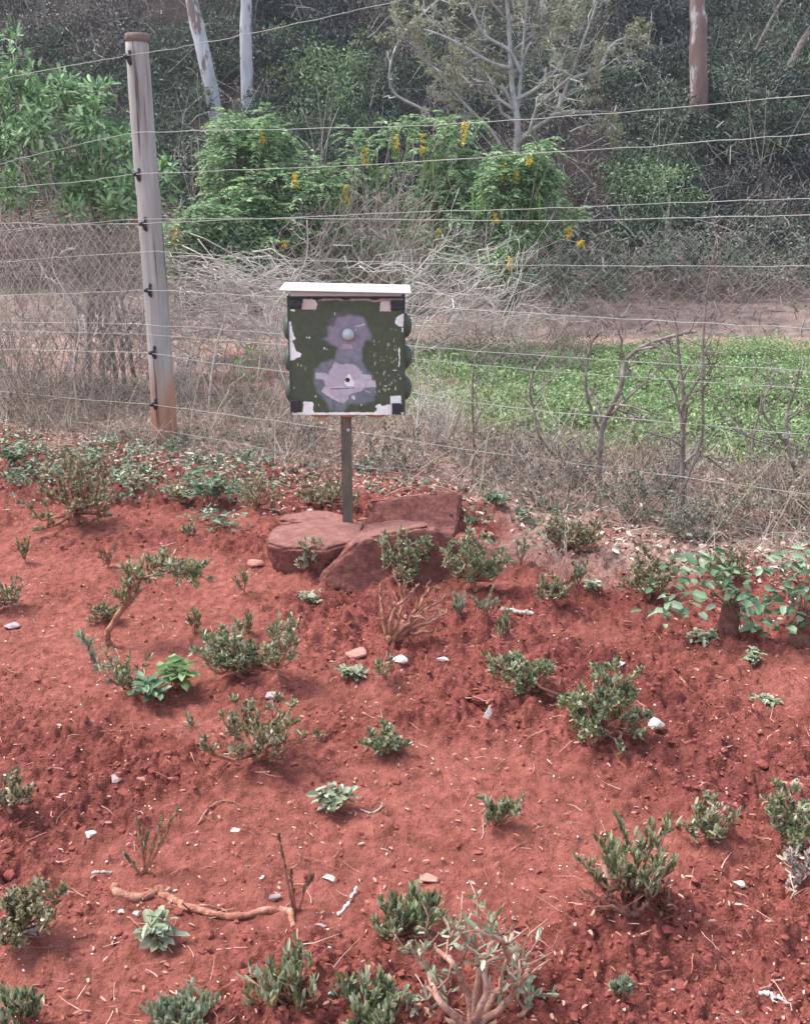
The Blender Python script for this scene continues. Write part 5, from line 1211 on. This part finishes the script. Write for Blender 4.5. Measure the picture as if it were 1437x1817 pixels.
HL = {'hdark': 'dark green undergrowth covering the hillside', 'hblue': 'darkest blue green undergrowth in patches over the hillside', 'hmid': 'fresher green bushes mingled on the hillside',
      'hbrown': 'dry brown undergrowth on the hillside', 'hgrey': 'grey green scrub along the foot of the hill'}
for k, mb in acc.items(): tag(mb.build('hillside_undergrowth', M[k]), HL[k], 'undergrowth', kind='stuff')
# dry stems and lianas all over the hill
mb = MB(); P = []; D = []
for k in range(6600):
    c = hill_hit(rng.uniform(-120, 1560), rng.uniform(-40, 500), rng.uniform(.15, .7)) if k < 5200 else hill_hit(rng.uniform(800, 1560), rng.uniform(520, 618), .03)
    if c is None: continue
    P.append(c); D.append((rng.normal(0, .5), rng.normal(0, .3), rng.uniform(-.6, 1)))
n = len(P); P = np.array(P); mb.ribbons(P, np.array(D), rng.uniform(.15, .8, n) * np.where(P[:, 2] < .75, .3, 1), rng.uniform(.008, .018, n), rng, .6)
M['hstalk'] = leafmat('hill_stalks', [(.09, .08, .075), (.17, .15, .14), (.28, .255, .24), (.42, .39, .37)], 0, .9, .1)
tag(mb.build('hillside_stalks', M['hstalk']), 'dry stems and creepers tangled through the hillside growth', 'stalks', kind='stuff')

# gum trees and other trunks
def gumtree(seed, pts, Y, w0, w1, mt, label, name='gum_tree', crown_r=1.6):
    rng = np.random.default_rng(seed); l0 = np.array([at(px, py, Y) for px, py in pts]); s = scale_at(l0[0])
    top = l0[-1]; d = (l0[-1] - l0[0]); d /= np.linalg.norm(d)
    ext = [top + d * a + np.array([rng.normal(0, .1), rng.normal(0, .1), 0]) for a in (1.5, 3.2, 5.0)]
    b = l0[0].copy(); b[2] = hill(np.array([b[0]]), np.array([Y]))[0] - .2
    l = smooth(np.concatenate([[b], l0, ext]), 34); r0 = w0 / s / 2; r1 = w1 / s / 2
    o = empty(name, b, label, 'tree', 'tall gum trees on the hillside'); mb = MB()
    rad = np.interp(np.linspace(0, 1, 34), [0, .5, 1], [r0, r1, r1 * .4]) * (1 + rng.normal(0, .03, 34)); mb.tube(l, rad, 14)
    mb.build('trunk', M[mt], o, origin=b)
    st = MB(); fo = MB(); tips = []
    for k in range(7):
        p = l[24 + k]; a = rng.uniform(0, 6.28); e = p + np.array([math.cos(a), math.sin(a), .8]) * rng.uniform(.9, 1.7)
        ramify(st, rng, jitter_line(rng, p, e, 6, .05), r1 * .35, .012, 2, 4, .45, tips, up=.2, minr=.006)
    leaf_tips(fo, rng, tips, 14, .13, .03, upb=-.5, spread=.7, cover=1)
    st.build('branches', M[mt], o, origin=b); fo.build('crown', M['hdark'], o, origin=b)
gumtree(1, [(386, 225), (375, 160), (358, 80), (338, -10)], 16.5, 26, 24, 'gumwhite', 'pale smooth tree trunk leaning left on the hillside, right of the fence post')
gumtree(2, [(440, 215), (438, 130), (436, 60), (437, -10)], 16.8, 24, 20, 'gumwhite', 'upright pale tree trunk beside the leaning one on the hillside')
gumtree(3, [(1240, 170), (1238, 100), (1240, 40), (1238, -10)], 16.2, 34, 27, 'gumred', 'thick reddish brown trunk with peeling bark at the upper right')
gumtree(4, [(80, 75), (76, 30), (72, -10)], 19.5, 17, 14, 'gumwhite', 'thin grey trunk at the top left corner')
gumtree(5, [(58, 40), (56, 0), (55, -20)], 20.5, 12, 11, 'gumwhite', 'thinnest grey trunk at the top left, left of its neighbour')
gumtree(6, [(968, 110), (966, 50), (962, -20)], 18.5, 12, 10, 'greybark', 'thin grey trunk behind the bare spreading tree')
bare('leaning_trunk', 800, [[(1400, 120), (1425, 70), (1460, 20), (1490, -40)], [(1340, 90), (1370, 30), (1400, -20)]], .05, .03, 16.0, 'dark slanting limb at the upper right corner', 'tree', 1, 4, .3, mt='sapbark', minr=.006)
# bare spreading tree
YT = 12.6
bare('bare_tree', 810, [
 [(897, 470), (897, 370), (915, 275), (918, 215), (908, 150), (905, 80), (900, 0), (896, -90)],
 [(918, 250), (950, 225), (985, 200), (1010, 140), (1035, 70), (1060, 0), (1070, -60)],
 [(919, 190), (926, 110), (935, 0), (940, -70)],
 [(912, 200), (895, 160), (850, 145), (820, 165), (800, 160)],
 [(897, 290), (893, 268), (870, 230), (830, 190), (800, 155), (770, 120), (735, 95)],
 [(975, 205), (1020, 197), (1070, 212), (1095, 230)],
 [(925, 130), (905, 90), (860, 60), (830, 0), (810, -50)],
 [(1010, 140), (1060, 120), (1090, 75), (1140, 60)],
 [(908, 180), (960, 150), (1000, 100), (1010, 30)],
 [(906, 120), (870, 110), (800, 70), (740, 50), (700, 60)]],
 .052, .018, YT, 'bare spreading grey tree with sparse olive leaves, upper middle', 'tree', 3, 5, .33, mt='greybark', leaves=('folive', 2.2, .045), up=.1, spread=.95, minr=.004, start=.3, jit=.06)
ground_l = [[(776, 225), (752, 195), (700, 165), (692, 120), (712, 65), (760, 15), (790, -10)]]
bare('hanging_liana', 811, ground_l, .018, .012, 13.2, 'long pale creeper stem curving down left of the bare tree', 'creeper', 1, 4, .2, mt='greybark', minr=.004)
# distinct bushes on the hill
def rc(seed, x0, x1, y0, y1, n, r=(16, 30)): return rnd_clumps(seed, x0, x1, y0, y1, n, *r)
leafy_bits(720, rc(20, 520, 660, 80, 190, 16), 14.6, 'mid green bush on the hillside between the pale trunks and the bare tree', 'hmid', 110, .065)
leafy_bits(721, rc(21, 1100, 1215, 290, 380, 14, (14, 26)), 14.0, 'brighter green bush at the hill foot right of the bare tree', 'hmid', 110, .06)
leafy_bits(722, rc(22, 1130, 1230, 130, 220, 14), 15.2, 'dark teal bush left of the reddish trunk', 'hdark', 110, .07)
leafy_bits(723, rc(23, 1270, 1400, 60, 200, 18), 15.2, 'dark teal bush right of the reddish trunk', 'hdark', 110, .07)
leafy_bits(724, rc(24, 1000, 1090, 480, 545, 12, (14, 24)), 12.6, 'grey green bush standing on the dirt at the far left corner of the field', 'hgrey', 110, .045)
leafy_bits(725, rc(25, 1120, 1437, 395, 455, 26, (16, 28)), 13.6, 'long grey green bush above the brambles at the foot of the hill', 'hgrey', 110, .05)
leafy_bits(726, rc(26, 300, 380, 230, 300, 10, (16, 26)), 13.6, 'dull green bush just right of the upper half of the post', 'hgrey', 100, .05)
for o in S.objects:
    if o.parent is None and o.get('label') and not 4 <= len(o['label'].split()) <= 16: print('LABEL', len(o['label'].split()), o['label'])
# ------------------------------------------------------------------ pale air over the far hillside
HZ = MB(); HZ.box(-210, 210, -70, 210, -1.5, 19.5)
hm = bpy.data.materials.new('haze'); hm.use_nodes = True; hn = hm.node_tree; hn.nodes.clear()
ho = hn.nodes.new('ShaderNodeOutputMaterial'); hv = hn.nodes.new('ShaderNodeVolumePrincipled')
hv.inputs['Color'].default_value = (.86, .90, .97, 1); hv.inputs['Density'].default_value = .002; hv.inputs['Anisotropy'].default_value = .2
hn.links.new(hv.outputs[0], ho.inputs['Volume'])
hz = HZ.build('haze', hm, smooth=False); tag(hz, 'thin pale haze softening the far hillside', 'haze', kind='stuff')
